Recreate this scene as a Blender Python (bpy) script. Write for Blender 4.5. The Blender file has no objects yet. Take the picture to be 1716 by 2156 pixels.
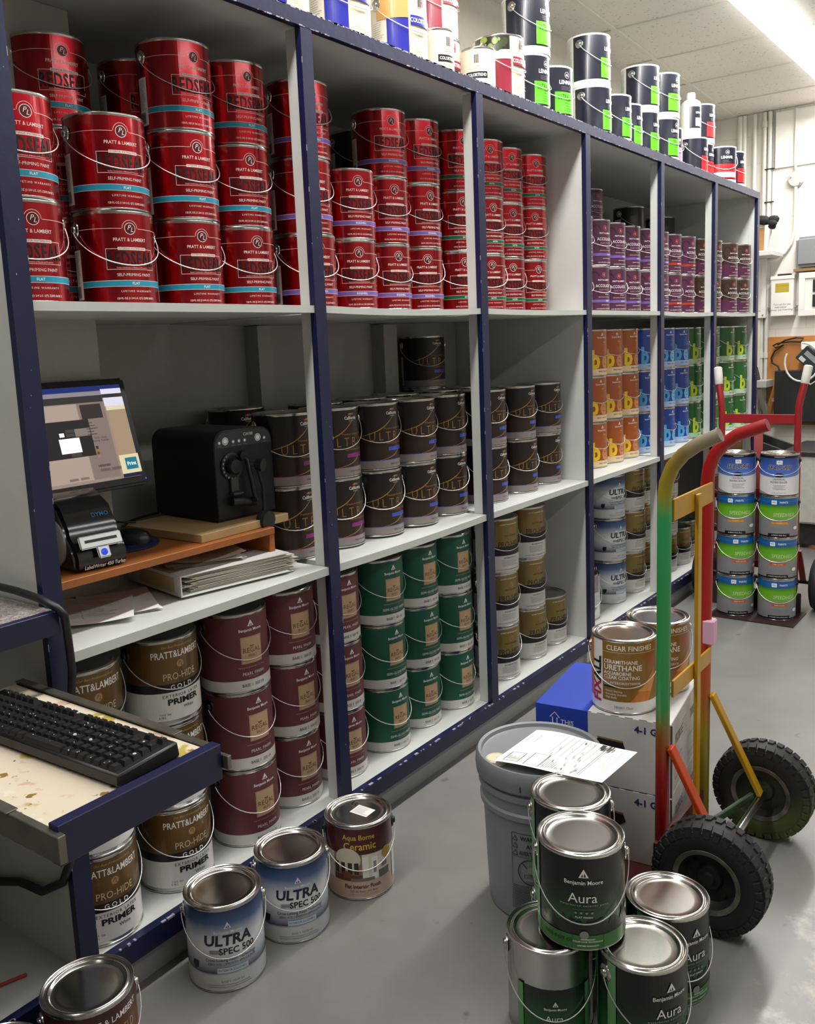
import bpy, bmesh, math, random
from mathutils import Vector, Matrix
random.seed(7)
SC = bpy.context.scene
COL = SC.collection
PI = math.pi
# ------------------------------------------------------------------ camera
cam = bpy.data.objects.new('camera', bpy.data.cameras.new('camera'))
COL.objects.link(cam)
cam.data.sensor_fit = 'VERTICAL'
cam.data.sensor_height = 36.0
cam.data.lens = 1873.5 / 2156 * 36.0
cam.data.shift_x = (858 - 835.35) / 2156
cam.data.shift_y = -(1078 - 1014.46) / 2156
cam.data.clip_start = 0.02
_r, _u, _f = Vector((.59999206, -.79887615, -.04250199)), Vector((.1446747, .05609941, .98788769)), Vector((.78681558, .59887373, -.14923637))
_m = Matrix((_r, _u, -_f)).transposed().to_4x4()
_m.translation = Vector((0, -1.485, 1.316))
cam.matrix_world = _m
SC.camera = cam
# ------------------------------------------------------------------ light and exposure
SC.view_settings.view_transform = 'Standard'
SC.view_settings.look = 'None'
SC.view_settings.exposure = -.06
SC.view_settings.gamma = 1.0
SC.view_settings.use_curve_mapping = False
W = bpy.data.worlds.new('world'); SC.world = W
W.use_nodes = True
W.node_tree.nodes['Background'].inputs[0].default_value = (.8, .85, 1, 1)
W.node_tree.nodes['Background'].inputs[1].default_value = .25
def area(name, loc, sx, sy, power, col=(1, .97, .92), rot=(0, 0, 0)):
    l = bpy.data.lights.new(name, 'AREA'); l.shape = 'RECTANGLE'; l.size = sx; l.size_y = sy
    l.energy = power; l.color = col
    o = bpy.data.objects.new(name, l); COL.objects.link(o); o.location = loc; o.rotation_euler = rot
    return o
LIGHT_X = (-.25, 1.0, 2.25, 3.5, 4.75, 6.0)              # the tubes of the ceiling fixture over the shelf edge
for _x in LIGHT_X:
    area('tube_lamp', (_x, -.27, 2.722), 1.2, .14, (13, 17, 22, 26, 28, 29)[LIGHT_X.index(_x)], (1, .975, .945))
area('aisle_lamp', (2.6, -2.35, 2.74), 4.6, .16, 40, (.97, .98, 1))
# ------------------------------------------------------------------ helpers
def tag(o, label=None, cat=None, group=None, kind=None):
    if label: o['label'] = label
    if cat: o['category'] = cat
    if group: o['group'] = group
    if kind: o['kind'] = kind
    return o
def thing(name, label, cat, loc=(0, 0, 0), rz=0, group=None):
    o = bpy.data.objects.new(name, None); COL.objects.link(o)
    o.empty_display_size = .05
    o.location = loc; o.rotation_euler = (0, 0, rz)
    return tag(o, label, cat, group)
def lin(c):
    return tuple((v / 12.92 if v <= .04045 else ((v + .055) / 1.055) ** 2.4) for v in c)
def hx(s):
    return lin(tuple(int(s[i:i + 2], 16) / 255 for i in (0, 2, 4)))
MATS = {}
def mat(name, col, rough=.5, metal=0.0, emit=None, es=1.0, noise=0.0, nscale=30, bump=0.0, bscale=60, coat=0.0, spec=.5):
    if name in MATS: return MATS[name]
    if isinstance(col, str): col = hx(col)
    m = bpy.data.materials.new(name); m.use_nodes = True
    nt = m.node_tree; b = nt.nodes['Principled BSDF']
    b.inputs['Base Color'].default_value = (*col, 1)
    b.inputs['Roughness'].default_value = rough
    b.inputs['Metallic'].default_value = metal
    b.inputs['Specular IOR Level'].default_value = spec
    if coat: b.inputs['Coat Weight'].default_value = coat; b.inputs['Coat Roughness'].default_value = .12
    if emit:
        if isinstance(emit, str): emit = hx(emit)
        b.inputs['Emission Color'].default_value = (*emit, 1); b.inputs['Emission Strength'].default_value = es
    if noise or bump:
        tc = nt.nodes.new('ShaderNodeTexCoord')
    if noise:
        n = nt.nodes.new('ShaderNodeTexNoise'); n.inputs['Scale'].default_value = nscale; n.inputs['Detail'].default_value = 6
        nt.links.new(tc.outputs['Object'], n.inputs['Vector'])
        r = nt.nodes.new('ShaderNodeValToRGB')
        r.color_ramp.elements[0].position = .3; r.color_ramp.elements[1].position = .7
        r.color_ramp.elements[0].color = (*[v * (1 - noise) for v in col], 1)
        r.color_ramp.elements[1].color = (*[min(1, v * (1 + noise)) for v in col], 1)
        nt.links.new(n.outputs['Fac'], r.inputs['Fac']); nt.links.new(r.outputs['Color'], b.inputs['Base Color'])
    if bump:
        n2 = nt.nodes.new('ShaderNodeTexNoise'); n2.inputs['Scale'].default_value = bscale; n2.inputs['Detail'].default_value = 4
        nt.links.new(tc.outputs['Object'], n2.inputs['Vector'])
        bp = nt.nodes.new('ShaderNodeBump'); bp.inputs['Strength'].default_value = bump; bp.inputs['Distance'].default_value = .004
        nt.links.new(n2.outputs['Fac'], bp.inputs['Height']); nt.links.new(bp.outputs['Normal'], b.inputs['Normal'])
    MATS[name] = m
    return m
def ramp_mat(name, stops, axis=(0, 0, 1), rough=.4, metal=0.0, jitter=0.0, jscale=20, interp='LINEAR', second=None):
    """printed or sprayed colour that runs along an object axis; second = (axis, lo, hi, stops) mixes a second run across it"""
    if name in MATS: return MATS[name]
    m = bpy.data.materials.new(name); m.use_nodes = True; nt = m.node_tree; b = nt.nodes['Principled BSDF']
    b.inputs['Roughness'].default_value = rough; b.inputs['Metallic'].default_value = metal
    tc = nt.nodes.new('ShaderNodeTexCoord')
    def run(axis, stops):
        d = nt.nodes.new('ShaderNodeVectorMath'); d.operation = 'DOT_PRODUCT'; d.inputs[1].default_value = axis
        nt.links.new(tc.outputs['Object'], d.inputs[0])
        lo, hi = stops[0][0], stops[-1][0]
        src = d.outputs['Value']
        if jitter:
            n = nt.nodes.new('ShaderNodeTexNoise'); n.inputs['Scale'].default_value = jscale; n.inputs['Detail'].default_value = 5
            nt.links.new(tc.outputs['Object'], n.inputs['Vector'])
            a = nt.nodes.new('ShaderNodeMath'); a.operation = 'MULTIPLY_ADD'; a.inputs[1].default_value = jitter; a.inputs[2].default_value = -jitter / 2
            nt.links.new(n.outputs['Fac'], a.inputs[0])
            s = nt.nodes.new('ShaderNodeMath'); s.operation = 'ADD'
            nt.links.new(src, s.inputs[0]); nt.links.new(a.outputs[0], s.inputs[1]); src = s.outputs[0]
        mr = nt.nodes.new('ShaderNodeMapRange'); mr.inputs[1].default_value = lo; mr.inputs[2].default_value = hi
        nt.links.new(src, mr.inputs[0])
        r = nt.nodes.new('ShaderNodeValToRGB'); r.color_ramp.interpolation = interp
        e = r.color_ramp.elements
        while len(e) < len(stops): e.new(.5)
        for k, (p, c) in enumerate(stops):
            e[k].position = (p - lo) / (hi - lo)
            e[k].color = (*(hx(c) if isinstance(c, str) else c), 1)
        nt.links.new(mr.outputs[0], r.inputs[0])
        return r
    r = run(axis, stops)
    if second:
        ax2, st2, fst = second
        r2 = run(axis, st2); f = run(ax2, fst)
        mx = nt.nodes.new('ShaderNodeMix'); mx.data_type = 'RGBA'
        nt.links.new(f.outputs[0], mx.inputs[0]); nt.links.new(r.outputs[0], mx.inputs[6]); nt.links.new(r2.outputs[0], mx.inputs[7])
        nt.links.new(mx.outputs[2], b.inputs['Base Color'])
    else:
        nt.links.new(r.outputs[0], b.inputs['Base Color'])
    MATS[name] = m
    return m
class MB:
    def __init__(s, o=(0, 0, 0)):
        s.v = []; s.f = []; s.m = []; s.o = Vector(o)
    def add(s, vs, fs, m=0):
        n = len(s.v); s.v += [Vector(v) for v in vs]
        for f in fs: s.f.append([i + n for i in f]); s.m.append(m)
        return s
    def box(s, x0, x1, y0, y1, z0, z1, m=0, M=None):
        vs = [Vector((x, y, z)) for z in (z0, z1) for y in (y0, y1) for x in (x0, x1)]
        if M is not None: vs = [M @ v for v in vs]
        return s.add(vs, [(0, 2, 3, 1), (4, 5, 7, 6), (0, 1, 5, 4), (2, 6, 7, 3), (0, 4, 6, 2), (1, 3, 7, 5)], m)
    def hexa(s, bot, top, m=0):
        return s.add(list(bot) + list(top), [(3, 2, 1, 0), (4, 5, 6, 7), (0, 1, 5, 4), (1, 2, 6, 5), (2, 3, 7, 6), (3, 0, 4, 7)], m)
    def bar(s, p0, p1, w, h, m=0, up=(0, 0, 1)):
        p0, p1 = Vector(p0), Vector(p1); d = (p1 - p0).normalized(); up = Vector(up)
        a = d.cross(up).normalized() * w / 2; b = a.cross(d).normalized() * h / 2
        return s.hexa([p0 - a - b, p0 + a - b, p0 + a + b, p0 - a + b], [p1 - a - b, p1 + a - b, p1 + a + b, p1 - a + b], m)
    def tube(s, pts, r, n=10, m=0, caps=True, closed=False):
        pts = [Vector(p) for p in pts]; k = len(pts)
        rs = r if isinstance(r, (list, tuple)) else [r] * k
        t0 = (pts[1] - pts[0]).normalized()
        nrm = t0.orthogonal().normalized(); rings = []
        for i, p in enumerate(pts):
            a = pts[i - 1] if i else (pts[-1] if closed else pts[0]); b = pts[(i + 1) % k] if (i < k - 1 or closed) else pts[-1]
            t = (b - a).normalized()
            nrm = (nrm - t * nrm.dot(t)).normalized(); bn = t.cross(nrm)
            rings.append([p + (nrm * math.cos(2 * PI * j / n) + bn * math.sin(2 * PI * j / n)) * rs[i] for j in range(n)])
        vs = [v for q in rings for v in q]; fs = []
        for i in range(k if closed else k - 1):
            i2 = (i + 1) % k
            for j in range(n):
                fs.append((i * n + j, i * n + (j + 1) % n, i2 * n + (j + 1) % n, i2 * n + j))
        if caps and not closed:
            fs.append(tuple(range(n - 1, -1, -1))); fs.append(tuple(range((k - 1) * n, k * n)))
        return s.add(vs, fs, m)
    def cyl(s, p0, p1, r, n=20, m=0, r1=None):
        return s.tube([p0, p1], [r, r if r1 is None else r1], n, m)
    def lathe(s, prof, n=40, m=0, M=None, cap0=False, cap1=False, mi=None):
        vs = []
        for r, z in prof:
            for j in range(n):
                a = 2 * PI * j / n; v = Vector((r * math.cos(a), r * math.sin(a), z)); vs.append(M @ v if M is not None else v)
        for i in range(len(prof) - 1):
            fs = [(i * n + j, i * n + (j + 1) % n, (i + 1) * n + (j + 1) % n, (i + 1) * n + j) for j in range(n)]
            if i == 0: s.add(vs, fs, mi[0] if mi else m); base = len(s.v) - len(vs)
            else:
                for f in fs: s.f.append([q + base for q in f]); s.m.append(mi[i] if mi else m)
        if cap0: s.f.append([base + j for j in range(n - 1, -1, -1)]); s.m.append(m)
        if cap1: s.f.append([base + (len(prof) - 1) * n + j for j in range(n)]); s.m.append(mi[-1] if mi else m)
        return s
    def build(s, name, mats, parent=None, loc=None, rz=0, bevel=0, smooth=35, seg=1):
        me = bpy.data.meshes.new(name)
        me.from_pydata([tuple(v - s.o) for v in s.v], [], s.f); me.update()
        if not isinstance(mats, (list, tuple)): mats = [mats]
        for q in mats: me.materials.append(q)
        me.polygons.foreach_set('material_index', s.m)
        if bevel:
            bm = bmesh.new(); bm.from_mesh(me)
            es = [e for e in bm.edges if len(e.link_faces) == 2 and e.calc_face_angle(0) > .7]
            bmesh.ops.bevel(bm, geom=es, offset=bevel, segments=seg, affect='EDGES', clamp_overlap=True)
            bm.to_mesh(me); bm.free()
        if smooth:
            me.shade_smooth(); me.set_sharp_from_angle(angle=math.radians(smooth))
        o = bpy.data.objects.new(name, me); COL.objects.link(o)
        if parent is not None: o.parent = parent
        o.location = loc if loc is not None else (s.o if parent is None else (0, 0, 0))
        o.rotation_euler[2] = rz
        return o
_tc = {}
def text2d(t, size, sx=1.0, bold=0.0, shear=0.0, sp=1.0, align='CENTER'):
    k = (t, size, sx, bold, shear, sp, align)
    if k in _tc: return _tc[k]
    cu = bpy.data.curves.new('t', 'FONT'); cu.body = t; cu.size = size; cu.align_x = align; cu.align_y = 'CENTER'
    cu.resolution_u = 2; cu.offset = bold * size; cu.shear = shear; cu.space_character = sp; cu.fill_mode = 'FRONT'
    ob = bpy.data.objects.new('t', cu)
    me = bpy.data.meshes.new_from_object(ob)
    vs = [(v.co.x * sx, v.co.y) for v in me.vertices]; fs = [tuple(p.vertices) for p in me.polygons]
    bpy.data.objects.remove(ob); bpy.data.curves.remove(cu); bpy.data.meshes.remove(me)
    _tc[k] = (vs, fs)
    return _tc[k]
def slice_u(vs, fs, step=.006):
    """cut flat (u, z) geometry into vertical strips so it can be wrapped on a can"""
    if not vs: return vs, fs
    bm = bmesh.new(); bv = [bm.verts.new((u, z, 0)) for u, z in vs]
    for f in fs:
        try: bm.faces.new([bv[i] for i in f])
        except ValueError: pass
    lo, hi = min(v[0] for v in vs), max(v[0] for v in vs)
    k = math.floor(lo / step) + 1
    while k * step < hi:
        bmesh.ops.bisect_plane(bm, geom=bm.verts[:] + bm.edges[:] + bm.faces[:], plane_co=(k * step, 0, 0), plane_no=(1, 0, 0)); k += 1
    bm.verts.index_update()
    out = [(v.co.x, v.co.y) for v in bm.verts], [tuple(v.index for v in f.verts) for f in bm.faces]
    bm.free()
    return out
class Print:
    """flat print (words, panels, marks) collected in (u, z), then wrapped round a can or laid on a plane"""
    def __init__(s): s.items = []; s.mats = []
    def mi(s, m):
        if m not in s.mats: s.mats.append(m)
        return s.mats.index(m)
    def raw(s, vs, fs, m): s.items.append((vs, fs, s.mi(m))); return s
    def rect(s, u0, u1, z0, z1, m): return s.raw([(u0, z0), (u1, z0), (u1, z1), (u0, z1)], [(0, 1, 2, 3)], m)
    def frame(s, u0, u1, z0, z1, t, m):
        s.rect(u0, u1, z0, z0 + t, m); s.rect(u0, u1, z1 - t, z1, m); s.rect(u0, u0 + t, z0, z1, m); return s.rect(u1 - t, u1, z0, z1, m)
    def poly(s, pts, m): return s.raw(list(pts), [tuple(range(len(pts)))], m)
    def strip(s, pts, w, m):
        L = []; R = []
        for i, p in enumerate(pts):
            a = Vector(pts[max(i - 1, 0)]); b = Vector(pts[min(i + 1, len(pts) - 1)]); d = (b - a).normalized(); n = Vector((-d.y, d.x))
            ww = w[i] if isinstance(w, (list, tuple)) else w
            L.append(tuple(Vector(p) + n * ww / 2)); R.append(tuple(Vector(p) - n * ww / 2))
        k = len(pts)
        return s.raw(L + R, [(i, k + i, k + i + 1, i + 1) for i in range(k - 1)], m)
    def disc(s, u, z, r, m, n=20, sx=1.0): return s.poly([(u + sx * r * math.cos(2 * PI * j / n), z + r * math.sin(2 * PI * j / n)) for j in range(n)], m)
    def ring(s, u, z, r, w, m, a0=0, a1=360, n=24, sx=1.0):
        return s.strip([(u + sx * r * math.cos(math.radians(a0 + (a1 - a0) * j / n)), z + r * math.sin(math.radians(a0 + (a1 - a0) * j / n))) for j in range(n + 1)], w, m)
    def text(s, t, u, z, size, m, **k):
        vs, fs = text2d(t, size, **k)
        return s.raw([(u + a, z + b) for a, b in vs], fs, m)
    def lines(s, u0, u1, z1, z0, n, m, t=.0009, seed=1, gap=0):
        rnd = random.Random(seed)
        for i in range(n):
            z = z1 + (z0 - z1) * i / max(1, n - 1)
            s.rect(u0, u1 - (u1 - u0) * rnd.random() * .35, z - t / 2, z + t / 2, m)
        return s
    def barcode(s, u0, u1, z0, z1, m, seed=3):
        rnd = random.Random(seed); u = u0
        while u < u1:
            w = rnd.choice((.0006, .0011, .0016)); s.rect(u, min(u + w, u1), z0, z1, m); u += w + rnd.choice((.0007, .0012))
        return s
    def wrap(s, name, r, base=None):
        mb = MB()
        for k, (vs, fs, m) in enumerate(s.items):
            vs, fs = slice_u(vs, fs); rr = r + .00012 + .00005 * k
            mb.add([(rr * math.sin(u / r), -rr * math.cos(u / r), z) for u, z in vs], fs, m)
        return mb, s.mats
    def plane(s, M, off=.0003, step=.00012):
        mb = MB()
        for k, (vs, fs, m) in enumerate(s.items):
            mb.add([M @ Vector((u, z, off + step * k)) for u, z in vs], fs, m)
        return mb, s.mats
def frame_of(origin, xdir, ydir):
    """matrix whose local x, y run along the given directions and whose z comes out of the surface"""
    x = Vector(xdir).normalized(); y = Vector(ydir); y = (y - x * y.dot(x)).normalized(); z = x.cross(y)
    m = Matrix((x, y, z)).transposed().to_4x4(); m.translation = Vector(origin)
    return m
def copy_tree(o, parent=None):
    c = o.copy(); COL.objects.link(c)
    if parent is not None: c.parent = parent
    for ch in list(o.children): copy_tree(ch, c)
    return c
# ------------------------------------------------------------------ materials
NAVY = mat('navy_paint', '14183f', .36, noise=.12, nscale=9, bump=.12, bscale=45)
WHITE = mat('shelf_white', 'c6c9c4', .38, noise=.05, nscale=7, bump=.06, bscale=30)
EDGE = mat('chipped_paint', '9a9cab', .5)
STEEL = mat('tin_steel', 'c4c3bf', .22, 1.0, noise=.08, nscale=14)
LIDM = mat('lid_steel', 'c9c6c0', .2, 1.0, noise=.1, nscale=8)
WIRE = mat('bail_wire', 'dcdcda', .32, .85)
BLKP = mat('black_plastic', '141414', .45)
BLACK = mat('print_black', '0c0c0e', .4)
WHT = mat('print_white', 'eeeeea', .42)
GREY = mat('print_grey', '8b8b8b', .45)
DGREY = mat('print_dark_grey', '3a3a3c', .45)
PAPER = mat('paper_white', 'e9e8e4', .6)
OLDP = mat('paper_aged', 'd8d3c4', .65)
CARD = mat('cardboard', '8a6a45', .8)
def floor_mat():
    m = bpy.data.materials.new('floor_paint'); m.use_nodes = True; nt = m.node_tree; b = nt.nodes['Principled BSDF']
    tc = nt.nodes.new('ShaderNodeTexCoord')
    n = nt.nodes.new('ShaderNodeTexNoise'); n.inputs['Scale'].default_value = 1.6; n.inputs['Detail'].default_value = 9; n.inputs['Roughness'].default_value = .62
    nt.links.new(tc.outputs['Object'], n.inputs['Vector'])
    r = nt.nodes.new('ShaderNodeValToRGB'); e = r.color_ramp.elements
    e[0].position = .34; e[0].color = (*hx('72716e'), 1); e[1].position = .72; e[1].color = (*hx('888783'), 1)
    nt.links.new(n.outputs['Fac'], r.inputs[0])
    n3 = nt.nodes.new('ShaderNodeTexNoise'); n3.inputs['Scale'].default_value = 9; n3.inputs['Detail'].default_value = 8; n3.inputs['Roughness'].default_value = .7
    nt.links.new(tc.outputs['Object'], n3.inputs['Vector'])
    # worn, paler tread path along the middle of the aisle
    sp = nt.nodes.new('ShaderNodeSeparateXYZ'); nt.links.new(tc.outputs['Object'], sp.inputs[0])
    mr = nt.nodes.new('ShaderNodeMapRange'); mr.inputs[1].default_value = -.85; mr.inputs[2].default_value = -1.25
    nt.links.new(sp.outputs['Y'], mr.inputs[0])
    a = nt.nodes.new('ShaderNodeMath'); a.operation = 'MULTIPLY_ADD'; a.inputs[1].default_value = .55; a.inputs[2].default_value = -.34
    nt.links.new(mr.outputs[0], a.inputs[0])
    a2 = nt.nodes.new('ShaderNodeMath'); a2.operation = 'ADD'; nt.links.new(a.outputs[0], a2.inputs[0]); nt.links.new(n3.outputs['Fac'], a2.inputs[1])
    r3 = nt.nodes.new('ShaderNodeValToRGB'); r3.color_ramp.elements[0].position = .5; r3.color_ramp.elements[1].position = .66
    nt.links.new(a2.outputs[0], r3.inputs[0])
    mx = nt.nodes.new('ShaderNodeMix'); mx.data_type = 'RGBA'; mx.inputs[7].default_value = (*hx('aaa59b'), 1)
    nt.links.new(r3.outputs[0], mx.inputs[0]); nt.links.new(r.outputs[0], mx.inputs[6])
    # dark scuffs
    v = nt.nodes.new('ShaderNodeTexNoise'); v.inputs['Scale'].default_value = 14; v.inputs['Detail'].default_value = 3
    nt.links.new(tc.outputs['Object'], v.inputs['Vector'])
    r4 = nt.nodes.new('ShaderNodeValToRGB'); r4.color_ramp.elements[0].position = .25; r4.color_ramp.elements[0].color = (.55, .54, .52, 1); r4.color_ramp.elements[1].position = .31; r4.color_ramp.elements[1].color = (1, 1, 1, 1)
    nt.links.new(v.outputs['Fac'], r4.inputs[0])
    mu = nt.nodes.new('ShaderNodeMix'); mu.data_type = 'RGBA'; mu.blend_type = 'MULTIPLY'; mu.inputs[0].default_value = 1
    nt.links.new(mx.outputs[2], mu.inputs[6]); nt.links.new(r4.outputs[0], mu.inputs[7])
    nt.links.new(mu.outputs[2], b.inputs['Base Color'])
    b.inputs['Roughness'].default_value = .36
    bp = nt.nodes.new('ShaderNodeBump'); bp.inputs['Strength'].default_value = .08; bp.inputs['Distance'].default_value = .003
    nt.links.new(n3.outputs['Fac'], bp.inputs['Height']); nt.links.new(bp.outputs['Normal'], b.inputs['Normal'])
    return m
def block_mat(name, col, axes):
    m = bpy.data.materials.new(name); m.use_nodes = True; nt = m.node_tree; b = nt.nodes['Principled BSDF']
    tc = nt.nodes.new('ShaderNodeTexCoord'); sp = nt.nodes.new('ShaderNodeSeparateXYZ'); cb = nt.nodes.new('ShaderNodeCombineXYZ')
    nt.links.new(tc.outputs['Object'], sp.inputs[0]); nt.links.new(sp.outputs[axes[0]], cb.inputs[0]); nt.links.new(sp.outputs[axes[1]], cb.inputs[1])
    br = nt.nodes.new('ShaderNodeTexBrick'); br.inputs['Scale'].default_value = 1; br.inputs['Brick Width'].default_value = .4; br.inputs['Row Height'].default_value = .19
    br.inputs['Mortar Size'].default_value = .0025; br.inputs['Color1'].default_value = (*hx(col), 1); br.inputs['Color2'].default_value = (*hx(col), 1)
    br.inputs['Mortar'].default_value = (*[v * .86 for v in hx(col)], 1)
    nt.links.new(cb.outputs[0], br.inputs['Vector']); nt.links.new(br.outputs['Color'], b.inputs['Base Color'])
    bp = nt.nodes.new('ShaderNodeBump'); bp.inputs['Strength'].default_value = .4; bp.inputs['Distance'].default_value = .003; bp.invert = True
    nt.links.new(br.outputs['Fac'], bp.inputs['Height']); nt.links.new(bp.outputs['Normal'], b.inputs['Normal'])
    b.inputs['Roughness'].default_value = .55
    return m
def tile_mat():
    m = bpy.data.materials.new('ceiling_tile'); m.use_nodes = True; nt = m.node_tree; b = nt.nodes['Principled BSDF']
    tc = nt.nodes.new('ShaderNodeTexCoord')
    v = nt.nodes.new('ShaderNodeTexNoise'); v.inputs['Scale'].default_value = 70; v.inputs['Detail'].default_value = 2
    nt.links.new(tc.outputs['Object'], v.inputs['Vector'])
    r = nt.nodes.new('ShaderNodeValToRGB'); r.color_ramp.elements[0].position = .28; r.color_ramp.elements[0].color = (*hx('9b968c'), 1); r.color_ramp.elements[1].position = .36; r.color_ramp.elements[1].color = (*hx('d6d2ca'), 1)
    nt.links.new(v.outputs['Fac'], r.inputs[0]); nt.links.new(r.outputs[0], b.inputs['Base Color'])
    b.inputs['Roughness'].default_value = .8
    return m
# ------------------------------------------------------------------ the room
XN, XF, YR, YL, ZC = -2.6, 6.7, -3.4, .64, 2.805
def struct(name, mb, mats, **k): return tag(mb.build(name, mats, **k), kind='structure')
FLOORM = floor_mat()
struct('floor', MB().box(XN, XF, YR, YL, -.06, 0), FLOORM)
ceil = struct('ceiling', MB().box(XN, XF, YR, YL, ZC, ZC + .06), tile_mat())
g = MB(); ca, sa = math.cos(.045), math.sin(.045)
Rg = Matrix.Translation((4.38, .39, ZC)) @ Matrix.Rotation(.045, 4, 'Z')
for k in range(-3, 1):
    g.box(-6.6, 2.25, k * 1.22 - .012, k * 1.22 + .012, -.008, .004, M=Rg)
for i in range(-11, 4):
    g.box(i * .61 - .011, i * .61 + .011, -3.3, .16, -.006, .004, M=Rg)
g.build('ceiling_grid', mat('ceiling_grid', 'cfcbc2', .6), ceil)
struct('wall_left', MB().box(XN, XF, YL, YL + .1, 0, ZC), mat('wall_left_paint', 'b9b3a8', .6, noise=.04))
struct('wall_far', MB().box(XF, XF + .1, YR, YL + .1, 0, ZC), block_mat('wall_far_paint', 'e2deD6'.lower(), ('Y', 'Z')))
struct('wall_right', MB().box(XN, XF, YR - .1, YR, 0, ZC), mat('wall_right_paint', 'b8b4ac', .6))
struct('wall_near', MB().box(XN - .1, XN, YR, YL + .1, 0, ZC), mat('wall_near_paint', 'a9a49b', .6))
# ------------------------------------------------------------------ ceiling light fixtures
fx = None
FIXW = mat('fixture_enamel', 'e8e6e0', .4)
DIFF = mat('fixture_diffuser', 'ffffff', .4, emit=(1, .975, .94), es=4.2)
fix_lab = ['white fluorescent fixture behind the camera position, above the left bay', 'white fluorescent fixture overhead, above the computer bay', 'white ceiling light fixture above the second bay, above the frame top', 'white fluorescent ceiling fixture running out of the frame top',
           'long white fluorescent fixture glowing at the top right', 'last glowing white fluorescent fixture, nearest the far block wall']
for k, x in enumerate(LIGHT_X):
    f = thing('ceiling_light', fix_lab[k], 'ceiling light', (x, -.27, ZC), group='fluorescent fixtures along the shelf')
    b = MB().hexa([(-.624, -.05, -.03), (.624, -.05, -.03), (.624, .05, -.03), (-.624, .05, -.03)], [(-.624, -.08, 0), (.624, -.08, 0), (.624, .08, 0), (-.624, .08, 0)])
    b.build('housing', FIXW, f, bevel=.003)
    pr = [(-.082, -.004), (-.085, -.03), (-.07, -.058), (-.035, -.07), (.035, -.07), (.07, -.058), (.085, -.03), (.082, -.004)]
    d = MB(); vs = [(xx, y, z) for xx in (-.6245, .6245) for y, z in pr]; n = len(pr)
    d.add(vs, [(i, i + 1, n + i + 1, n + i) for i in range(n - 1)]); d.build('diffuser', DIFF, f, smooth=60)
# ------------------------------------------------------------------ shelving
PX = [.8653, 1.6539, 2.4284, 3.1953, 3.9611, 4.7066, 5.4690]
PW = .0394
S1, S2, S0, ST = 1.426, .768, .1243, 2.105
SAG = {(1, S1): .006, (2, S1): .003, (4, S1): .005, (5, S1): .004, (1, S2): .004}
def board(x0, x1, z, th, sag=0, y0=.004, y1=.62):
    mb = MB(); n = 8
    for i in range(n):
        a, b = i / n, (i + 1) / n
        za, zb = z - sag * 4 * a * (1 - a), z - sag * 4 * b * (1 - b); xa, xb = x0 + (x1 - x0) * a, x0 + (x1 - x0) * b
        mb.add([(xa, y0, za), (xb, y0, zb), (xb, y1, zb), (xa, y1, za)], [(0, 1, 2, 3)])
        mb.add([(xa, y0, za - th), (xb, y0, zb - th), (xb, y1, zb - th), (xa, y1, za - th)], [(3, 2, 1, 0)])
        mb.add([(xa, y0, za), (xb, y0, zb), (xb, y0, zb - th), (xa, y0, za - th)], [(3, 2, 1, 0)])
    mb.add([(x0, y0, z), (x0, y1, z), (x0, y1, z - th), (x0, y0, z - th)], [(0, 1, 2, 3)])
    mb.add([(x1, y0, z), (x1, y1, z), (x1, y1, z - th), (x1, y0, z - th)], [(3, 2, 1, 0)])
    return mb
def chips(seed, n, fn, m):
    """worn paint along an edge: small slivers with their own shape"""
    rnd = random.Random(seed)
    for _ in range(n):
        fn(rnd)
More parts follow.
